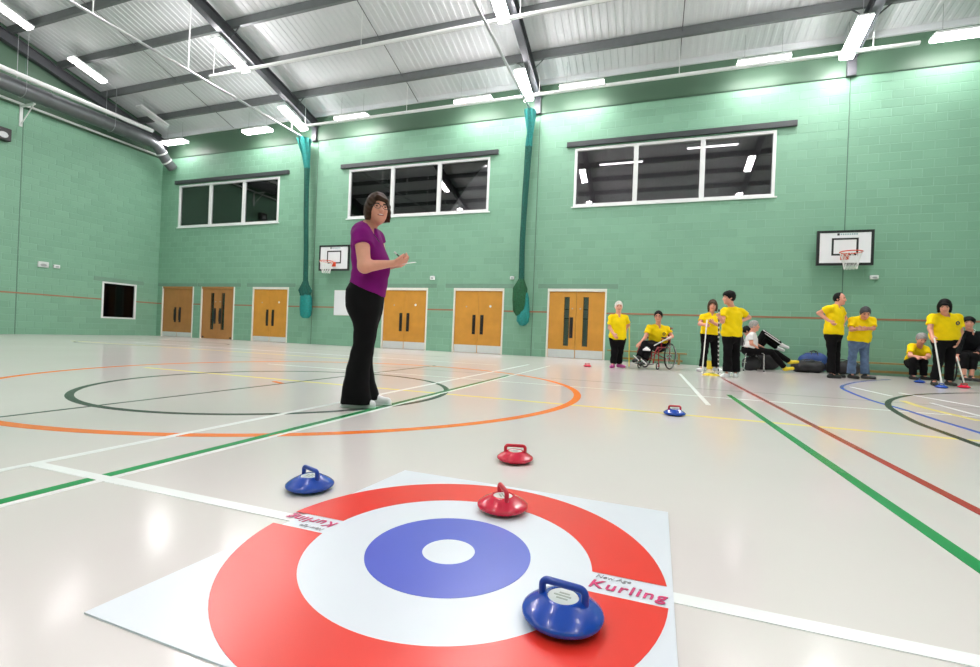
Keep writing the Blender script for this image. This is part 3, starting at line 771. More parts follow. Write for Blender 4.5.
    def build(s, name, mat, parent, h, wrinkle=0., freq=22.):
        V, Q = s.mesh(h, wrinkle, freq); Q = Q[(Q >= 0).all(1)]
        me = bpy.data.meshes.new(name); me.from_pydata(V.tolist(), [], Q.tolist()); me.materials.append(mat)
        me.polygons.foreach_set('use_smooth', [True]*len(me.polygons))
        o = bpy.data.objects.new(name, me); COL.objects.link(o); o.parent = parent; return o

m_skin = pm('skin', (.72, .32, .225, 1), .5, var=.05, scale=20); m_skin2 = pm('skin_pale', (.60, .36, .28, 1), .5, var=.05, scale=20)
m_yel = pm('yellow_polo_cotton', (.93, .66, .002, 1), .8, var=.06, scale=12, bump=.15, spec=.2); m_purp = pm('purple_top_cotton', (.20, .004, .16, 1), .8, var=.08, scale=12, bump=.12, spec=.2)
m_blk = pm('black_trouser_cloth', (.0045, .004, .005, 1), .85, var=.2, scale=10, spec=.15); m_jean = pm('blue_denim', (.10, .16, .28, 1), .8, var=.3, scale=14)
m_wht = pm('white_cotton', (.78, .76, .77, 1), .75, var=.04); m_dkj = pm('black_jacket_cloth', (.006, .006, .008, 1), .8, var=.2, spec=.15)
m_shw = pm('white_shoe', (.80, .80, .82, 1), .5, var=.03); m_shb = pm('black_shoe', (.012, .012, .013, 1), .4); m_shp = pm('pink_shoe', (.50, .07, .30, 1), .6); m_shy = pm('yellow_shoe', (.82, .62, .02, 1), .5)
HAIR = {k: pm('hair_'+k, c, .6, var=.3, scale=40, spec=.2) for k, c in dict(brown=(.040, .018, .009, 1), black=(.004, .0035, .004, 1), grey=(.32, .30, .29, 1), white=(.70, .67, .62, 1), dkgrey=(.07, .07, .075, 1), midbrown=(.07, .042, .026, 1)).items()}
m_eye = pm('eye_dark', (.02, .015, .012, 1), .2); m_lip = pm('lips', (.45, .10, .09, 1), .4); m_teeth = pm('teeth', (.8, .76, .7, 1), .3); m_spec = pm('spectacle_frame', (.03, .025, .03, 1), .3)
m_pole = pm('pale_pole', (.75, .74, .70, 1), .4); m_emb = pm('emblem_dark', (.05, .04, .06, 1), .6)
m_tyre = pm('black_tyre', (.015, .015, .016, 1), .7); m_chrome = pm('chrome_tube', (.62, .63, .65, 1), .25, metal=.8); m_redm = pm('red_frame', (.30, .01, .02, 1), .35); m_seat = pm('black_seat_fabric', (.015, .015, .017, 1), .8)

def head(F_, c, f, s=1., ears=True, up=None):
    """adds skull, jaw, nose and ears to a field; returns its axes"""
    f = unit(f); up = unit(np.array([0, 0, 1.])-f*f[2]) if up is None else up; lat = np.cross(f, up)
    F_.ell(c+up*.018*s-f*.012*s, (lat, f, up), (.076*s, .095*s, .100*s), k=.02)
    F_.ell(c-up*.045*s+f*.018*s, (lat, f, up), (.060*s, .070*s, .075*s), k=.03)
    F_.cone(c-up*.092*s+f*.062*s, c-up*.088*s+f*.050*s, .020*s, .025*s, k=.025)
    F_.cone(c+up*.012*s+f*.080*s, c-up*.026*s+f*.100*s, .010*s, .0145*s, k=.012)
    for q in (-1, 1):
        F_.ell(c+lat*q*.033*s-up*.02*s+f*.066*s, (lat, f, up), (.02*s, .016*s, .02*s), k=.02)
        if ears: F_.ell(c+lat*q*.077*s-up*.008*s-f*.012*s, (lat, f, up), (.011*s, .02*s, .03*s), k=.008)
    return lat, f, up
def face_bits(root, c, ax, s=1., smile=False, glasses=False):
    lat, f, up = ax
    fe = Field(0); fw = Field(0)
    for q in (-1, 1): fe.ell(c+lat*q*.031*s+up*.008*s+f*.074*s, (lat, f, up), (.011*s, .010*s, .007*s))
    for q in (-1, 1): fe.cone(c+lat*q*.018*s+up*.028*s+f*.082*s, c+lat*q*.045*s+up*.028*s+f*.072*s, .005*s, .004*s)
    fe.build('eyes', m_eye, root, .003*max(s, 1))
    fm = Field(0); fm.ell(c-up*.054*s+f*.082*s, (lat, f, up), (.026*s, .009*s, .009*s if smile else .006*s)); fm.build('mouth', m_lip, root, .003)
    if smile:
        ft = Field(0); ft.ell(c-up*.0525*s+f*.0865*s, (lat, f, up), (.019*s, .006*s, .0045*s)); ft.build('teeth', m_teeth, root, .002)
    if glasses:
        g = MB()
        for q in (-1, 1):
            cc = c+lat*q*.032*s+up*.006*s+f*.094*s
            g.tube([cc+(lat*math.cos(t)*.025+up*math.sin(t)*.017)*s for t in [k*math.pi/8 for k in range(16)]], .0022*s, 5, closed=True)
            g.tube([cc+lat*q*.025*s, c+lat*q*.080*s+up*.006*s+f*.03*s, c+lat*q*.080*s+up*.004*s-f*.015*s], .0022*s, 5)
        g.tube([c+lat*.008*s+up*.01*s+f*.094*s, c-lat*.008*s+up*.01*s+f*.094*s], .0022*s, 5)
        g.build('glasses', m_spec, root)
def hair(root, c, ax, style, mat, s=1., h=.009):
    lat, f, up = ax; F_ = Field(.02)
    F_.ell(c+up*.024*s-f*.016*s, (lat, f, up), (.088*s, .104*s, .108*s))
    if style == 'bobshort':
        F_.ell(c-up*.030*s-f*.040*s, (lat, f, up), (.095*s, .080*s, .085*s), k=.03)
        for q in (-1, 1): F_.ell(c+lat*q*.078*s-up*.030*s+f*.004*s, (lat, f, up), (.020*s, .042*s, .075*s), k=.02)
        F_.ell(c-up*.038*s+f*.105*s, (lat, f, up), (.070*s, .095*s, .098*s), k=0, op='s')
        F_.cone(c+up*.060*s+f*.080*s-lat*.035*s, c+up*.076*s+f*.074*s+lat*.03*s, .014*s, .016*s, k=.02)
        F_.cut(c-up*.088*s, -up)
    elif style in ('bob', 'bobwide'):
        w = 1.12 if style == 'bobwide' else 1.
        F_.ell(c-up*.035*s-f*.035*s, (lat, f, up), (.097*s*w, .085*s, .100*s), k=.03)
        for q in (-1, 1): F_.ell(c+lat*q*.074*s*w-up*.045*s+f*.008*s, (lat, f, up), (.024*s*w, .045*s, .085*s), k=.02)
        F_.ell(c-up*.032*s+f*.105*s, (lat, f, up), (.064*s, .085*s, .098*s), k=0, op='s')
        F_.cone(c+up*.064*s+f*.082*s-lat*.03*s, c+up*.072*s+f*.08*s+lat*.035*s, .018*s, .018*s, k=.02)
    elif style == 'short':
        F_.ell(c-up*.045*s+f*.085*s, (lat, f, up), (.088*s, .105*s, .105*s), k=0, op='s'); F_.cut(c-up*.045*s, -up)
    elif style == 'curly':
        F_.ell(c+up*.055*s, (lat, f, up), (.095*s, .10*s, .075*s))
        F_.ell(c-up*.05*s+f*.085*s, (lat, f, up), (.09*s, .105*s, .105*s), k=0, op='s'); F_.cut(c-up*.06*s, -up)
    elif style == 'receding':
        F_.ell(c+up*.02*s+f*.085*s, (lat, f, up), (.095*s, .105*s, .13*s), k=0, op='s'); F_.cut(c-up*.05*s, -up)
    F_.build('hair', mat, root, h, wrinkle=.0022*s, freq=70)
def hand(F_, w, d, n, side, r=.0095, curl=.6, s=1.):
    """palm, four bent fingers of unequal length and a thumb off the palm's side"""
    d = unit(d); n = unit(np.asarray(n)-d*np.dot(n, d)); lat = np.cross(d, n)*side
    F_.ell(w+d*.045*s, (lat, d, n), (.040*s, .052*s, .017*s), k=.02)
    for i, (o, L) in enumerate(((.031, .060), (.011, .072), (-.010, .068), (-.030, .052))):
        b = w+d*.082*s+lat*o*s; u = unit(d*math.cos(curl*.6)+n*math.sin(curl*.6)); v = unit(d*math.cos(curl*2.)+n*math.sin(curl*2.))
        m = b+u*L*.55*s; F_.cone(b, m, r*s, r*.95*s, k=.006); F_.cone(m, m+v*L*.5*s, r*.95*s, r*.8*s, k=.004)
    t = w+d*.025*s+lat*.034*s; m = t+unit(d*.8+lat*.5+n*.25)*.036*s
    F_.cone(t, m, r*1.2*s, r*1.1*s, k=.012); F_.cone(m, m+unit(d*.85+n*.5)*.03*s, r*1.1*s, r*.9*s, k=.005)

def emblem(root, p, n):
    n = unit(n); lat = unit(np.cross(n, (0, 0, 1))); up = np.cross(lat, n)
    MB().tube([p+(lat*math.cos(t)+up*math.sin(t))*.03 for t in [k*math.pi/8 for k in range(16)]], .009, 5, closed=True).build('emblem', m_emb, root)

def person(label, ground, J, face, shirt, trousers, shoes, hairspec, fat=1., sleeve=.6, hem=.02, toe=((0, -1), (0, -1)), glasses=False, res=.0125, hs=1.08,
           hands=True, flare=0., emb=None, bare=False, shy=None, sock=None, group=None):
    g = fl(*ground); D = float((g-CAM)@FWD)
    root = empty('person', g, label, 'person', group)
    P = {k: at(v[0], v[1], D+v[2])-g for k, v in J.items()}
    sk = m_skin; c = P['head']; f = LV(unit(face))
    sl, sr = P['shL'], P['shR']; hip = P['hip']; lat = unit(sr-sl); ch = (sl+sr)/2; hw = np.linalg.norm(sr-sl)/2
    sp = unit(ch-hip); front = np.cross(lat, sp)          # away from the camera for lat pointing right
    front = -front if np.dot(front, f) < 0 else front
    hl = P.get('hipL', hip-lat*.085*fat); hr = P.get('hipR', hip+lat*.085*fat)
    # ------ torso shape, reused for body and shirt
    def torso(F_, o):
        rd = .105*fat
        F_.cone(ch-sp*.09, hip+sp*.06, rd+o, rd*1.12+o, n=lat, q=max(1.15, (hw+.01)/rd*.93), k=.05)
        for e_ in (sl, sr): F_.cone(ch+sp*.030, e_-sp*.012, .058+o, .056*fat**.5+o, k=.04)
        F_.cone(ch-sp*.16+front*.03, ch-sp*.24+front*.03*fat, .10*fat+o, .10*fat+o, n=lat, q=1.35, k=.05)
        F_.cone(hip+sp*.10, hip-sp*.02, .125*fat+o, .13*fat+o, n=lat, q=1.3, k=.05)
    B = Field(.03); torso(B, -.014)
    B.cone(ch-sp*.02, c-unit(f)*.015-np.array([0, 0, .05]), .062, .052, k=.04)
    ax = head(B, c, f, hs)
    arms = (('L', sl, 1), ('R', sr, -1))
    for s_, sh, sd in arms:
        e, h_ = P['el'+s_], P['ha'+s_]; d = unit(h_-e); w = h_-d*.06
        B.cone(sh, e, .050*fat**.5, .040, k=.03); B.cone(e, w, .041, .027, k=.02)
        nrm = J.get('n'+s_); nrm = LV(nrm[:3]) if nrm is not None else -lat*(-1 if s_ == 'L' else 1)
        if hands: hand(B, w, d, nrm, sd)
    for s_, hp in (('L', hl), ('R', hr)):
        kn, an = P['kn'+s_], P['an'+s_]; B.cone(hp, kn, .075*fat**.5, .052, k=.03); B.cone(kn, an, .05, .036, k=.02)
        t = LV((*unit(toe[0 if s_ == 'L' else 1]), 0)) if len(toe[0]) == 2 else LV(unit(toe[0 if s_ == 'L' else 1]))
        B.cone(an, an-np.array([0, 0, .03])+t*.08, .033, .025, k=.02)
    B.build('body', sk, root, res)
    # ------ shirt
    T = Field(.03); torso(T, .004); T.cut(hip+sp*hem, -sp)
    for s_, sh, sd in arms:
        e = P['el'+s_]; m = sh+(e-sh)*sleeve; T.cone(sh-sp*.012, m, .060*fat**.5, .068*fat**.5, k=.04, flat=True)
        if sleeve > .9: w = P['ha'+s_]; T.cone(e, e+(w-e)*.8, .062, .048, k=.02, flat=True)
    T.cone(ch+sp*.03, ch+sp*.075, .080, .066, k=.02, flat=True)
    nk = unit(c-ch); T.cone(ch+sp*.0, c, .057, .05, k=0, op='s')
    T.ell(ch+sp*.05+front*.085, (lat, front, sp), (.024, .06, .06), k=0, op='s')
    so = T.build('shirt', shirt, root, res, wrinkle=.0035, freq=24)
    # ------ trousers
    Q = Field(.03)
    Q.cone(hip+sp*.08, hip-sp*.02, .125*fat, .13*fat, n=lat, q=1.3, k=.04); Q.cut(hip+sp*.12, sp)
    for s_, hp in (('L', hl), ('R', hr)):
        kn, an = P['kn'+s_], P['an'+s_]
        Q.cone(hp, kn, .098*fat**.7, .072, k=.04)
        en = kn+(an-kn)*(.93 if not bare else .62); Q.cone(kn, en, .072, .068+flare, k=.03, flat=True)
    Q.build('trousers', trousers, root, res, wrinkle=.004, freq=20)
    # ------ shoes
    for i, s_ in enumerate('LR'):
        an = P['an'+s_]; t3 = toe[i]; t = LV((*unit(t3), 0)) if len(t3) == 2 else LV(unit(t3))
        ground_z = 0.0; E_ = Field(.02)
        sole = max(an[2]-.075, .0) if len(t3) == 2 else None
        if sole is not None:
            b = np.array([an[0], an[1], sole+.035]); E_.cone(b-t*.03, b+t*.15-np.array([0, 0, .008]), .046, .04, k=.02)
            E_.cone(b, b+np.array([0, 0, .05]), .045, .042, k=.02); E_.cut(np.array([0, 0, sole]), (0, 0, -1))
        else:
            dn = unit(an-P['kn'+s_]); b = an+dn*.03; E_.cone(b-t*.03, b+t*.15, .046, .04, k=.02); E_.cone(b, b-dn*.05, .045, .042, k=.02)
        E_.build('shoe', shoes, root, .011)
    hair(root, c, ax, hairspec[0], HAIR[hairspec[1]], hs, .010)
    face_bits(root, c, ax, hs, glasses=glasses)
    if emb is not None:
        n = front; p = ch-sp*.11+lat*emb+front*.0; # push to the shirt surface
        p = p+front*(.105*fat+.028); emblem(so, p, n)
    return root, P, g, D

def stick(name, a, b, r, mat, label, headmat=None, rings=False, group=None):
    """a pusher pole from hand end a to floor end b (room coordinates)"""
    a, b = np.asarray(a, float), np.asarray(b, float); o = empty(name, b, label, 'pole', group)
    MB().tube([tuple(a-b), (0, 0, 0)], r, 8).build('shaft', mat, o, smooth=True)
    if rings:
        n = 14
        for k in range(n):
            q0, q1 = (k+.25)/n, (k+.6)/n; MB().tube([tuple((a-b)*q0), tuple((a-b)*q1)], r+.002, 8).build('white_band', m_wht, o)
    if headmat:
        hd = MB(); hd.lathe([(.07, 0), (.085, .012), (.08, .035), (.045, .06), (.02, .085), (.016, .09)], (0, 0, -.03), 16); hd.build('push_head', headmat, o, smooth=True)
    return o

def wheelchair(ground, ang, label, tube, P_off=(0, 0), rests=True):
    """self-propelled wheelchair standing on the floor, heading ang (0 = away from the camera)"""
    g = fl(*ground) if len(ground) == 2 else np.array(ground); a = math.atan2(AW[1], AW[0])-math.pi/2+ang
    o = empty('wheelchair', g, label, 'wheelchair', rz=a)         # local +y is the heading
    for s in (-1, 1):
        x = s*.30; wc = (x, -.05, .30)
        ty = MB().tube([(x, -.05+.285*math.cos(t), .30+.285*math.sin(t)) for t in [k*math.pi/16 for k in range(32)]], .016, 8, closed=True).build('wheel', m_tyre, o, smooth=True)
        MB().tube([(x+s*.035, -.05+.245*math.cos(t), .30+.245*math.sin(t)) for t in [k*math.pi/16 for k in range(32)]], .009, 6, closed=True).build('push_rim', m_chrome, ty, smooth=True)
        sp_ = MB()
        for k in range(14):
            t = k*math.pi/7; sp_.tube([(x+s*.012*(1 if k % 2 else -1), -.05, .30), (x, -.05+.275*math.cos(t), .30+.275*math.sin(t))], .003, 4)
        sp_.tube([(x-.03, -.05, .3), (x+.03, -.05, .3)], .025, 8); sp_.build('spokes', m_chrome, ty)
        MB().tube([(s*.22, .38+.065*math.cos(t), .075+.065*math.sin(t)) for t in [k*math.pi/10 for k in range(20)]], .012, 6, closed=True).build('caster', m_tyre, o, smooth=True)
        cf = MB(); cf.tube([(s*.22, .38, .075), (s*.245, .38, .08), (s*.245, .38, .16), (s*.22, .36, .18), (s*.22, .36, .48)], .012, 6); cf.build('caster_fork', tube, o)
        fr = MB(); fr.tube([(s*.22, -.2, .95), (s*.22, -.2, .2), (s*.22, .36, .2)], .013, 6); fr.tube([(s*.22, -.2, .50), (s*.22, .4, .50), (s*.21, .5, .40), (s*.20, .56, .14)], .013, 6)
        fr.tube([(s*.22, -.2, .70), (s*.22, .2, .70), (s*.22, .24, .66), (s*.22, .24, .5)], .012, 6); fr.tube([(s*.22, -.05, .3), (s*.29, -.05, .3)], .012, 6)
        fr.tube([(s*.22, -.2, .95), (s*.22, -.30, .95)], .016, 6)
        fr.build('side_frame', tube, o)
        MB().box(s*.22-.03, s*.22+.03, -.16, .2, .70, .735).build('armrest', m_seat, o, bevel=.01)
        if rests: MB().box(s*.11-.08, s*.11+.08, .5, .66, .115, .13).build('footplate', m_black, o, bevel=.004)
    MB().tube([(-.22, -.1, .22), (.22, .2, .48)], .011, 6).build('cross_brace', tube, o); MB().tube([(.22, -.1, .22), (-.22, .2, .48)], .011, 6).build('cross_brace', tube, o)
    MB().box(-.215, .215, -.18, .38, .475, .505).build('seat', m_seat, o, bevel=.012)
    MB().box(-.215, .215, -.215, -.19, .55, .92).build('backrest', m_seat, o, bevel=.01)
    return o

# ---- the woman in purple, standing side-on and smiling at the camera
def woman():
    gx, gy = 366, 406; g = fl(gx, gy); D = float((g-CAM)@FWD)
    root = empty('person', g, 'smiling woman in purple top and black flared trousers, writing on a card', 'person')
    def Jt(x, y, dy=0): return at(x, y, D+dy)-g
    def row(y, xl, xr, dy, by):
        a, b = Jt(xl, y, dy), Jt(xr, y, dy); m = (a+b)/2; return (m[2], m@R0, m@AW, np.linalg.norm(b-a)/2, by)
    tor = [row(*r) for r in ((222.5, 362, 369, 0, .05), (226.5, 356.5, 374.5, 0, .13), (230, 354, 377.5, 0, .17), (236, 352.6, 379.8, 0, .19), (245, 352.8, 383, 0, .195), (255, 352.5, 387, -.01, .175), (262, 353, 389.5, -.01, .165),
                            (270, 353.5, 388.8, -.01, .155), (278, 352.3, 387, 0, .16), (286, 350, 385.8, 0, .175), (293, 348.5, 384.5, 0, .185), (298, 348, 383.5, 0, .185))]
    pel = [row(*r) for r in ((279, 353, 384, 0, .15), (285, 350, 384, 0, .17), (291, 347.5, 384, 0, .185), (299, 346.5, 383.3, 0, .19), (307, 347.3, 382.3, 0, .185), (314, 349.5, 381, 0, .175), (322, 354, 377.5, 0, .13), (330, 361, 370, 0, .04))]
    nl = [row(*r) for r in ((292, 352, 376, -.07, .06), (300, 349.5, 378, -.08, .09), (308, 348.5, 378, -.09, .10), (318, 351.5, 377.5, -.09, .095), (330, 354, 376, -.09, .088), (345, 352.8, 373.5, -.09, .08), (357, 349.7, 371, -.09, .083), (370, 346.5, 369.5, -.09, .092), (381, 344, 369, -.09, .1), (392, 342, 370, -.09, .108), (403.5, 341, 371.5, -.09, .112))]
    fr_ = [row(*r) for r in ((292, 356, 380, .07, .06), (300, 354.5, 381, .08, .09), (308, 354, 381.5, .09, .10), (318, 355, 379.5, .09, .095), (330, 357, 377, .09, .088), (345, 356, 374.5, .09, .08), (357, 354, 372.8, .09, .083), (370, 353, 373, .09, .092), (381, 352.5, 375, .09, .1), (390, 352.5, 377.5, .09, .108), (399, 352.5, 379.5, .09, .112))]
    # arms and hands
    sN, eN, wN = Jt(361.5, 235, -.17), Jt(364.5, 266.5, -.235), Jt(393, 263.5, -.12)
    sF, eF, wF = Jt(376, 235, .15), Jt(383, 266, .17), Jt(396, 264.5, .05)
    c = Jt(378.0, 209.3, -.03); f = LV(unit((.50, -.86, -.06)))
    B = Field(.03)
    B.loft(tor, -.020, k=.02)
    for t in (nl, fr_): B.loft([(z, x, y, a*.62, b*.62) for z, x, y, a, b in t], 0, k=.02)
    B.loft([(z, x, y, a-.012, b-.012) for z, x, y, a, b in pel], 0, k=.03)
    B.cone(Jt(368, 229, 0), c-f*.03-np.array([0, 0, .05]), .058, .05, k=.045)
    ax = head(B, c, f, 1.08)
    for s_, e, w, ra in ((sN, eN, wN, .062), (sF, eF, wF, .055)):
        B.cone(s_, e, ra, .05, k=.03); B.cone(e, w, .051, .027, k=.025)
    hand(B, wN, unit(wN-eN)+np.array([0, 0, .05]), LV((.1, .6, .9)), 1, r=.0095, curl=.8, s=1.15)
    hand(B, wF, unit(wF-eF)+LV((.25, -.25, .0)), LV((-.1, -.8, .6)), -1, r=.0095, curl=.65, s=1.15)
    B.build('body', m_skin, root, .0068)
    # purple top: v-neck, short sleeves, slanted hem
    T = Field(.02); T.loft(tor, .006)
    a, b = Jt(350, 282), Jt(382, 296.5); d = unit(b-a); n = unit(np.cross(AW, d)); n = -n if n[2] > 0 else n; T.cut(a, n)
    T.cone(Jt(366, 229, -.03), sN+np.array([0, 0, -.02]), .05, .062, k=.05); T.cone(Jt(369, 229, .03), sF+np.array([0, 0, -.02]), .05, .058, k=.05)
    T.cone(sN+np.array([0, 0, -.015]), sN+(eN-sN)*.32, .064, .076, k=.04, flat=True); T.cone(sF+np.array([0, 0, -.015]), sF+(eF-sF)*.30, .06, .07, k=.04, flat=True)
    T.ell(Jt(372.5, 223.5, -.03), (R0, AW, (0, 0, 1)), (.075, .10, .042), k=0, op='s')
    T.cone(Jt(374, 226, -.09), Jt(381, 242, -.10), .05, .014, k=0, op='s')
    T.build('purple_top', m_purp, root, .0075, wrinkle=.0022, freq=26)
    Q = Field(.035); Q.loft(pel, .002); Q.loft(nl, .0); Q.loft(fr_, .0); Q.cut(a-n*.05, -n); Q.build('trousers', m_blk, root, .009, wrinkle=.002, freq=20)
    for (hx, hy, tx, ty, dy, nm) in ((345.5, 407.3, 371, 407.8, -.09, 0), (366, 401.5, 387, 401.5, .09, 0)):
        h_, t_ = Jt(hx, hy, dy), Jt(tx, ty, dy); h_[2] = .035; t_[2] = .028; E_ = Field(.02)
        E_.cone(h_, t_, .045, .038, k=.02); E_.cone(h_+(t_-h_)*.25+np.array([0, 0, .03]), h_+(t_-h_)*.6+np.array([0, 0, .012]), .042, .04, k=.02); E_.cut((0, 0, 0), (0, 0, -1))
        sh = E_.build('shoe', m_shw, root, .006)
        so = Field(.01); so.cone(h_*np.array([1, 1, 0])+np.array([0, 0, .01]), t_*np.array([1, 1, 0])+np.array([0, 0, .01]), .048, .041); so.cut((0, 0, .016), (0, 0, 1)); so.cut((0, 0, .0), (0, 0, -1)); so.build('sole', m_kick, sh, .006)
    hair(root, c, ax, 'bobshort', HAIR['brown'], 1.1, .006)
    face_bits(root, c, ax, 1.08, smile=True, glasses=True)
    MB().tube([Jt(372, 232, -.12), Jt(376, 237, -.135), Jt(379.5, 242, -.14)], .003, 5).build('necklace', m_spec, root)
    # pen and card in her hands
    p0, p1 = Jt(394.5, 252, -.10)+g, Jt(404.5, 262, -.03)+g
    o = empty('pen', p1, 'dark pen held in the hand of the woman in purple', 'pen'); MB().tube([tuple(p0-p1), tuple((p0-p1)*.1), (0, 0, 0)], [.0055, .0055, .002], 8).build('barrel', m_spec, o); MB().tube([tuple((p0-p1)*1.02), tuple((p0-p1)*.8)], .0062, 8).build('cap', m_whitem, o)
    cc = Jt(407, 263.3, -.02)+g
    o = empty('score_card', cc, 'small white card held in the hands of the woman in purple', 'card')
    M = Matrix.Rotation(YAW+.3, 4, 'Z') @ Matrix.Rotation(-.22, 4, 'Y') @ Matrix.Rotation(.15, 4, 'X')
    MB().box(-.09, .07, -.055, .055, -.003, .0).xf(M).build('clip_back', m_frame, o); MB().box(-.085, .065, -.05, .05, .0, .0025).xf(M).build('paper', m_paper, o)
woman()

# ---- players in yellow polo shirts along the back wall
person('white-haired woman in yellow polo, black trousers and pink shoes by the vision-panel door', (616, 368),
    dict(head=(618.8, 306.8, -.02), shL=(611.3, 317, 0), elL=(609.8, 328, -.02), haL=(615, 336, -.2), shR=(625.5, 317.5, .02), elR=(628.3, 325, .12), haR=(624.5, 332, .2), hip=(617.5, 339, 0),
         knL=(614.5, 352.5, -.03), anL=(612.8, 364.3, -.03), knR=(619.8, 352.5, .05), anR=(619.3, 364, .1), nL=(.6, .4, 0), nR=(-.5, -.5, 0)),
    (-.15, -1, -.1), m_yel, m_blk, m_shp, ('short', 'white'), fat=1.02, toe=((-.5, -1), (.5, -1)), hs=1.02, sleeve=.7, hem=-.02)
wheelchair((656, 368.5), math.pi-.80, 'black wheelchair with red frame carrying the man with a white pusher', m_redm)
rt, Pm, gm, Dm = person('dark-haired man in yellow polo sitting in the red-framed wheelchair', (656, 368.5),
    dict(head=(658.3, 316.5, -.08), shL=(649.5, 327, -.02), elL=(645, 338, -.08), haL=(638.5, 344.5, -.25), shR=(667, 328.5, .06), elR=(672, 336.5, -.02), haR=(668.5, 338.5, -.22), hip=(658.5, 345, .12),
         knL=(645, 343.8, -.30), anL=(638.5, 357.5, -.46), knR=(650.5, 346.5, -.36), anR=(644.5, 361, -.50), nL=(.3, .6, -.5), nR=(-.5, .6, -.3)),
    (-.45, -1, -.12), m_yel, m_blk, m_shb, ('short', 'black'), fat=1.2, toe=((-.8, -.55, -.35), (-.7, -.6, -.35)), glasses=True, hem=.06, emb=.06)
for (ax_, ay_, dd) in ((633.5, 355.3, -.62), (635.5, 357, -.64), (641, 359, -.65), (643, 360.5, -.66)):
    q0 = at(ax_, ay_, Dm+dd)-gm; q1 = at(ax_+3.2, ay_+3.4, Dm+dd)-gm; MB().tube([tuple(q0), tuple(q1)], .012, 6).build('shoe_stripe', m_wht, rt)
stick('pusher_stick', at(671, 336.8, Dm-.27), at(646.5, 349.5, Dm-.45), .013, m_pole, 'white pusher lying across the lap of the man in the wheelchair', m_wht)
_, P3, g3, D3 = person('brown-haired woman in yellow polo holding a pale pole, beside the striped-pole player', (708, 371.5),
    dict(head=(712.6, 305.5, -.03), shL=(703.2, 316.5, 0), elL=(699.8, 324, -.06), haL=(706, 325, -.24), shR=(718, 316, .02), elR=(717.5, 325, -.10), haR=(711.5, 321.5, -.24), hip=(710, 334.5, 0),
         knL=(704.5, 351.5, -.02), anL=(702.3, 367.8, -.02), knR=(714.5, 351.5, .02), anR=(715.5, 367.8, .02), nL=(.5, .5, -.3), nR=(.4, .6, 0)),
    (-.45, -1, -.18), m_yel, m_blk, m_shw, ('bob', 'midbrown'), fat=1.15, toe=((-.9, -.5), (.3, -1)), flare=.012, hem=-.01)
b3 = fl(702, 374.5); stick('pusher_stick', at(707, 320, D3-.27), b3+np.array([0, 0, .02]), .012, m_pole, 'pale pole in the hand of the brown-haired woman in yellow')
_, P4, g4, D4 = person('curly black-haired player in yellow polo, hand on hip, holding a striped pole', (730, 377),
    dict(head=(728.8, 297.8, 0), shL=(724.5, 310.5, -.06), elL=(722.3, 321.5, -.14), haL=(719.6, 316.5, -.26), shR=(741, 311, .08), elR=(749, 317.5, .13), haR=(738.2, 322.8, -.02), hip=(731.5, 336, 0),
         knL=(727.5, 354.5, -.05), anL=(727.5, 373, -.06), knR=(735.5, 354.5, .05), anR=(735.5, 373, .06), nL=(-.2, .8, 0), nR=(-.6, .3, 0)),
    (-1, .1, -.05), m_yel, m_blk, m_shw, ('curly', 'black'), fat=1.05, toe=((-.85, -.6), (-.5, -.9)), flare=.02, emb=-.05, hem=-.02)
b4 = fl(718.3, 374); stick('striped_pole', at(719, 309.5, D4-.27), b4+np.array([0, 0, .01]), .012, m_black, 'black and white banded pole held by the curly-haired player', None, True)
bk_ = fl(710.8, 369.2); r = empty('bucket', bk_, 'small yellow bucket on the floor behind the brown-haired woman', 'bucket')
MB().lathe([(.085, 0), (.09, .004), (.115, .2), (.118, .205), (.11, .206), (.1, .03)], n=20).build('pail', m_shy, r, smooth=True)
MB().tube([(.115*math.cos(t), 0, .2+.06*math.sin(t)) for t in [k*math.pi/8 for k in range(9)]], .004, 5).build('bail', m_chrome, r)
fb = fl(711, 375.3); r = empty('floor_marker', fb, 'flat yellow-green marker on the floor at the feet of the two pole holders', 'marker')
MB().lathe([(.16, 0), (.16, .008), (.11, .035), (.07, .04)], n=20).build('dome', m_shy, r, smooth=True); MB().lathe([(.062, .038), (.062, .044), (.02, .045)], n=16).build('cap', LM['green'], r)

# seated pair by the wall
gE = (757, 371)
chE = fl(*gE)
def tube_chair(p, ang, label):
    o = empty('chair', p, label, 'chair', rz=math.atan2(AW[1], AW[0])-math.pi/2+ang)      # local +y is the way it faces
    for s_ in (-1, 1):
        MB().tube([(s_*.22, .22, 0), (s_*.22, .21, .42), (s_*.22, .17, .45), (s_*.22, -.17, .45), (s_*.22, -.2, .42), (s_*.22, -.24, 0)], .013, 8).build('leg_frame', m_chrome, o, smooth=True)
        MB().tube([(s_*.20, -.17, .45), (s_*.20, -.22, .55), (s_*.19, -.27, .86)], .012, 8).build('back_post', m_chrome, o, smooth=True)
        for yy in (.22, -.24): MB().lathe([(.017, 0), (.019, .004), (.017, .03)], (s_*.22, yy, 0), 10).build('rubber_foot', m_black, o)
    MB().tube([(-.22, -.18, .2), (.22, -.18, .2)], .009, 6).build('stretcher', m_chrome, o)
    MB().box(-.21, .21, -.2, .22, .455, .495).build('seat', m_seat, o, bevel=.015)
    MB().box(-.2, .2, -.29, -.255, .6, .88).build('backrest', m_seat, o, bevel=.012)
tube_chair((chE[0]-.14, chE[1]+.02, 0), -math.pi/2-.15, 'black chair with chrome tube legs under the woman in white')
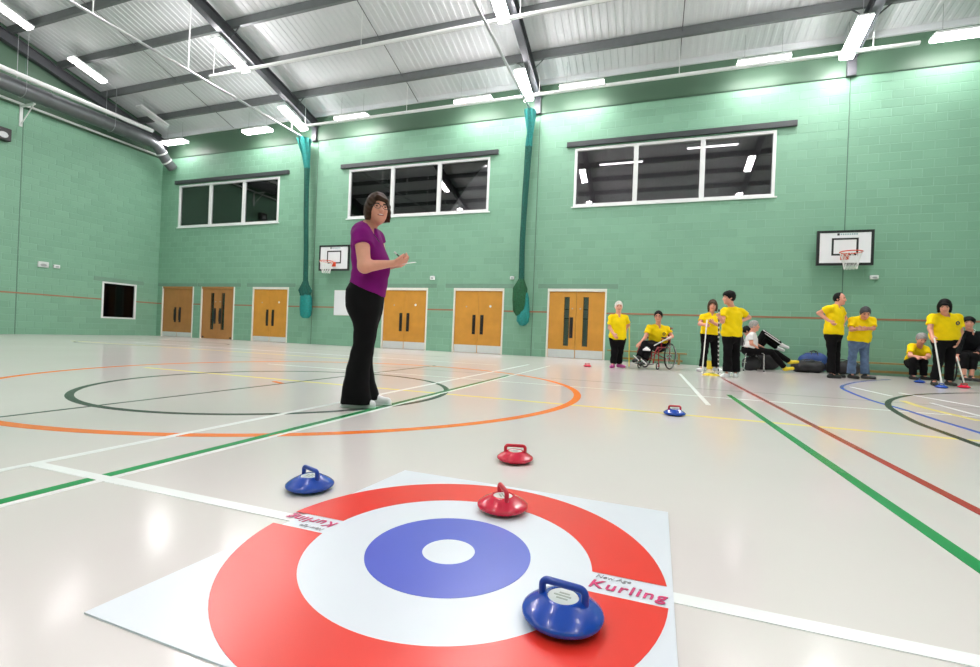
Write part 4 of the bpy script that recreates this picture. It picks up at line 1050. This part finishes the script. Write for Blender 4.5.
person('grey-haired woman in white shirt and yellow shoes sitting side-on', gE,
    dict(head=(754.5, 326, -.02), shL=(751, 335.5, -.16), elL=(751.3, 344, -.2), haL=(758.5, 348.5, -.15), shR=(753.5, 335.5, .15), elR=(756, 344, .17), haR=(763, 347.5, .08), hip=(748.5, 349, 0),
         hipL=(749, 350, -.09), hipR=(749.5, 350, .09), knL=(771, 352, -.14), anL=(785, 368, -.16), knR=(776, 353, .06), anR=(789.5, 361.5, .04), nL=(0, .5, -1), nR=(0, -.5, -1)),
    (.9, -.5, -.05), m_wht, m_blk, m_shy, ('short', 'grey'), fat=1.2, toe=((1, -.2, .15), (1, -.2, .1)), sleeve=.55, hem=.02)
gF = (754, 369.6)
rF, PF, gF3, DF = person('person in black striped tracksuit sitting behind the woman in white, one leg raised', gF,
    dict(head=(747.5, 331, .05), shL=(748, 339.5, -.12), elL=(751, 348, -.15), haL=(758, 350, -.15), shR=(752, 339.5, .16), elR=(756, 347, .18), haR=(763, 348.5, .1), hip=(752.5, 351.5, .05),
         knL=(764, 333.0, .0), anL=(781, 344.5, -.02), knR=(766, 340, .16), anR=(777, 347.5, .16), nL=(0, .5, -1), nR=(0, -.5, -1)),
    (.9, -.45, -.05), m_dkj, m_blk, m_shw, ('short', 'black'), fat=.95, toe=((.85, -.1, -.35), (.85, 0, -.3)), sleeve=.95)
for o_ in (-1.4, 1.8):
    a0, a1 = at(764+o_*.5, 331.5+o_, DF-.075)-gF3, at(780+o_*.5, 342.3+o_, DF-.085)-gF3
    MB().tube([tuple(a0), tuple(a1)], .012, 6).build('leg_stripe', m_wht, rF)

person('balding dark-haired man in yellow polo and black trousers with hands on hips', (833, 378.3),
    dict(head=(840, 299, 0), shL=(829.5, 308, -.12), elL=(818.8, 313, .02), haL=(832, 323, -.17), shR=(840.5, 309, .15), elR=(845, 318, .25), haR=(842, 326, .12), hip=(833.5, 334, 0),
         knL=(831.5, 355, -.07), anL=(831, 374.5, -.07), knR=(836, 355, .08), anR=(836, 374, .08), nL=(.3, .5, .4), nR=(-.5, -.5, 0)),
    (.62, -.95, -.05), m_yel, m_blk, m_shb, ('receding', 'black'), fat=1.22, toe=((.9, -.35), (.95, -.2)), hem=-.02, sleeve=.55, flare=.01)
person('grey-haired man in yellow polo and blue jeans looking down with folded arms', (858.5, 378.7),
    dict(head=(865.3, 313, -.12), shL=(852.3, 319.5, 0), elL=(851, 329.5, -.08), haL=(864.5, 329, -.26), shR=(872.5, 319.5, .0), elR=(873.3, 328.5, -.08), haR=(859.5, 328.5, -.24), hip=(859, 341, 0),
         knL=(852.3, 358, -.02), anL=(851, 374.7, 0), knR=(864.5, 358, -.02), anR=(865, 375.2, -.04), nL=(0, .8, .2), nR=(0, .8, .2)),
    (-.40, -.85, -.62), m_yel, m_jean, m_shb, ('short', 'dkgrey'), fat=1.12, toe=((.15, -1), (.8, -.6)), hem=-.03, sleeve=.75, flare=.012)
_, P8, g8, D8 = person('black-haired woman in yellow polo bending over a pusher with a blue stone', (939, 386),
    dict(head=(944.6, 306, -.14), shL=(932.3, 317, -.02), elL=(930, 328.5, -.06), haL=(933, 339, -.2), shR=(957.8, 317, 0), elR=(960.8, 332, 0), haR=(957, 345, -.1), hip=(944.5, 339, .02),
         knL=(938.5, 361, -.03), anL=(934, 381.5, -.05), knR=(950, 361, 0), anR=(948.5, 381.5, .03), nL=(.7, .3, 0), nR=(-.7, .3, 0)),
    (-.68, -.75, -.55), m_yel, m_blk, m_shb, ('bob', 'black'), fat=1.25, toe=((-.6, -.9), (-.2, -1)), hem=-.01, sleeve=.68, hs=1.06, emb=.08)
gs8 = fl(941.5, 387, .02)
stick('pusher_stick', at(934.3, 338, D8-.22), np.array([gs8[0], gs8[1], .10]), .013, m_pole, 'pale pusher pole resting on the blue stone of the woman in yellow')
stone(pb, 941.5, 387, .5, 'blue curling stone under the pusher of the black-haired woman')
person('grey-haired player in yellow polo hunched on the bench with arms on knees', (917, 379.3),
    dict(head=(921.5, 339, -.26), shL=(911.5, 346, -.06), elL=(910, 356, -.22), haL=(923, 357.5, -.40), shR=(926, 348.5, -.05), elR=(928.5, 357, -.2), haR=(917, 358.5, -.38), hip=(914.5, 363, .12),
         knL=(913.5, 360.5, -.34), anL=(912.5, 376, -.30), knR=(923.5, 361.5, -.34), anR=(923.5, 376.3, -.30), nL=(0, .5, -.5), nR=(0, .5, -.5)),
    (-.25, -.85, -.6), m_yel, m_blk, m_shb, ('short', 'grey'), fat=1.15, toe=((0, -1), (.2, -1)), hem=.05, sleeve=.72)
stone(pb, 919.5, 381.8, 1.2, 'blue curling stone on the floor in front of the hunched player on the bench')
gK = (969, 383.5); wheelchair((972.5, 383.0), math.pi-.6, 'black wheelchair under the person in the dark jacket', m_chrome)
_, PK, g9, DK = person('black-haired person in dark jacket with white collar sitting in a wheelchair', gK,
    dict(head=(968.7, 323, -.05), shL=(961.5, 333.5, .0), elL=(959, 345, -.06), haL=(957.5, 357.5, -.3), shR=(979, 334, .03), elR=(983, 346, -.02), haR=(976, 355, -.3), hip=(972, 354, .12),
         knL=(964.5, 356.5, -.36), anL=(963.5, 377, -.44), knR=(974, 357, -.36), anR=(971, 377.5, -.44), nL=(.5, .5, -.3), nR=(-.5, .5, -.3)),
    (-.75, -.8, -.15), m_dkj, m_blk, m_shb, ('curly', 'black'), fat=1.15, toe=((-.1, -1), (.1, -1)), sleeve=.95, bare=True)
gs9 = fl(964, 387, .02)
stick('pusher_stick', at(956.8, 357, DK-.33), np.array([gs9[0], gs9[1], .10]), .012, m_pole, 'pale pusher pole held by the person in the dark jacket', None)
stone(pr_, 964, 387, .2, 'red curling stone at the foot of the dark-jacketed person')

# ---------------------------------------------------------------- benches and bags along the wall
m_bench = pm('varnished_bench', (.30, .21, .07, 1), .35, var=.15, scale=8)
def bench(x0, x1, label):
    o = empty('gym_bench', ((x0+x1)/2, YB-.28, 0), label, 'bench'); h = (x1-x0)/2
    MB().box(-h, h, -.13, .13, .29, .33).build('seat_plank', m_bench, o, bevel=.008)
    MB().box(-h+.1, h-.1, -.02, .02, .07, .13).build('balance_rail', m_bench, o, bevel=.006)
    for q in (-h+.2, h-.2):
        MB().prism([(-.14, 0), (.14, 0), (.14, .04), (.07, .29), (-.07, .29), (-.14, .04)], q-.025, q+.025, 0).build('leg', m_bench, o)
bench(-1.15, 1.0, 'low wooden gym bench behind the white-haired woman')
bench(4.85, 7.6, 'low wooden gym bench carrying the hunched player in yellow')
m_bag = pm('black_bag_nylon', (.012, .012, .015, 1), .6, var=.2); m_bagb = pm('blue_bag_nylon', (.02, .06, .22, 1), .6, var=.2)
def holdall(p, L, r, h, rz, mat, label):
    o = empty('holdall_bag', (p[0], p[1], 0), label, 'bag', rz=rz); F_ = Field(.04)
    F_.cone((-L/2+r, 0, h*.48), (L/2-r, 0, h*.5), h*.5, h*.5, n=(0, 1, 0), q=r/(h*.5)); F_.cut((0, 0, 0), (0, 0, -1))
    F_.build('bag_body', mat, o, .018, wrinkle=.008, freq=14)
    for s in (-1, 1):
        MB().tube([(-L*.15, s*r*.6, h*.85), (-L*.12, s*r*.35, h*1.05), (0, s*r*.2, h*1.1), (L*.12, s*r*.35, h*1.05), (L*.15, s*r*.6, h*.85)], .012, 6).build('handle', m_black, o)
    MB().box(-L*.35, L*.35, -.008, .008, h*.97, h*1.0).build('zip', m_cond, o)
q = fl(815, 374); holdall((q[0], 13.55), .85, .22, .30, .05, m_bag, 'black sports bag on the floor behind the man with hands on hips')
q = fl(848, 376); holdall((q[0]+.1, 13.55), .8, .2, .33, -.1, m_bag, 'black sports bag behind the man in blue jeans')
q = fl(818, 373); holdall((q[0], 13.95), .5, .15, .50, 0, m_bagb, 'blue rounded bag standing against the wall behind the black bag')
holdall((chE[0]-.12, chE[1]+.06), .36, .15, .36, -.2, m_bag, 'black bag stuffed under the chrome-legged chair')
q = fl(778, 371); holdall((q[0]-.22, 13.78), .6, .2, .5, 0, m_bag, 'tall black bag under the raised leg of the person in the tracksuit')
tag(MB().tube([tuple(fl(629, 367)+np.array([0, 0, .01])), tuple(at(629.3, 326, float((fl(629, 367)-CAM)@FWD)+.05))], .012, 8).build('pusher_stick', m_shy, smooth=True), 'yellow pole standing upright beside the white-haired woman', 'pole')
nk_ = PK['shL']*.5+PK['shR']*.5+np.array([0, 0, .055]); kp = [o for o in bpy.data.objects if o.name.startswith('person') and 'dark jacket' in str(o.get('label'))][0]
MB().tube([tuple(nk_+LV((-.055, -.03, .03))), tuple(nk_+LV((0, -.085, -.02))), tuple(nk_+LV((.055, -.03, .03)))], .014, 6).build('collar', m_wht, kp)
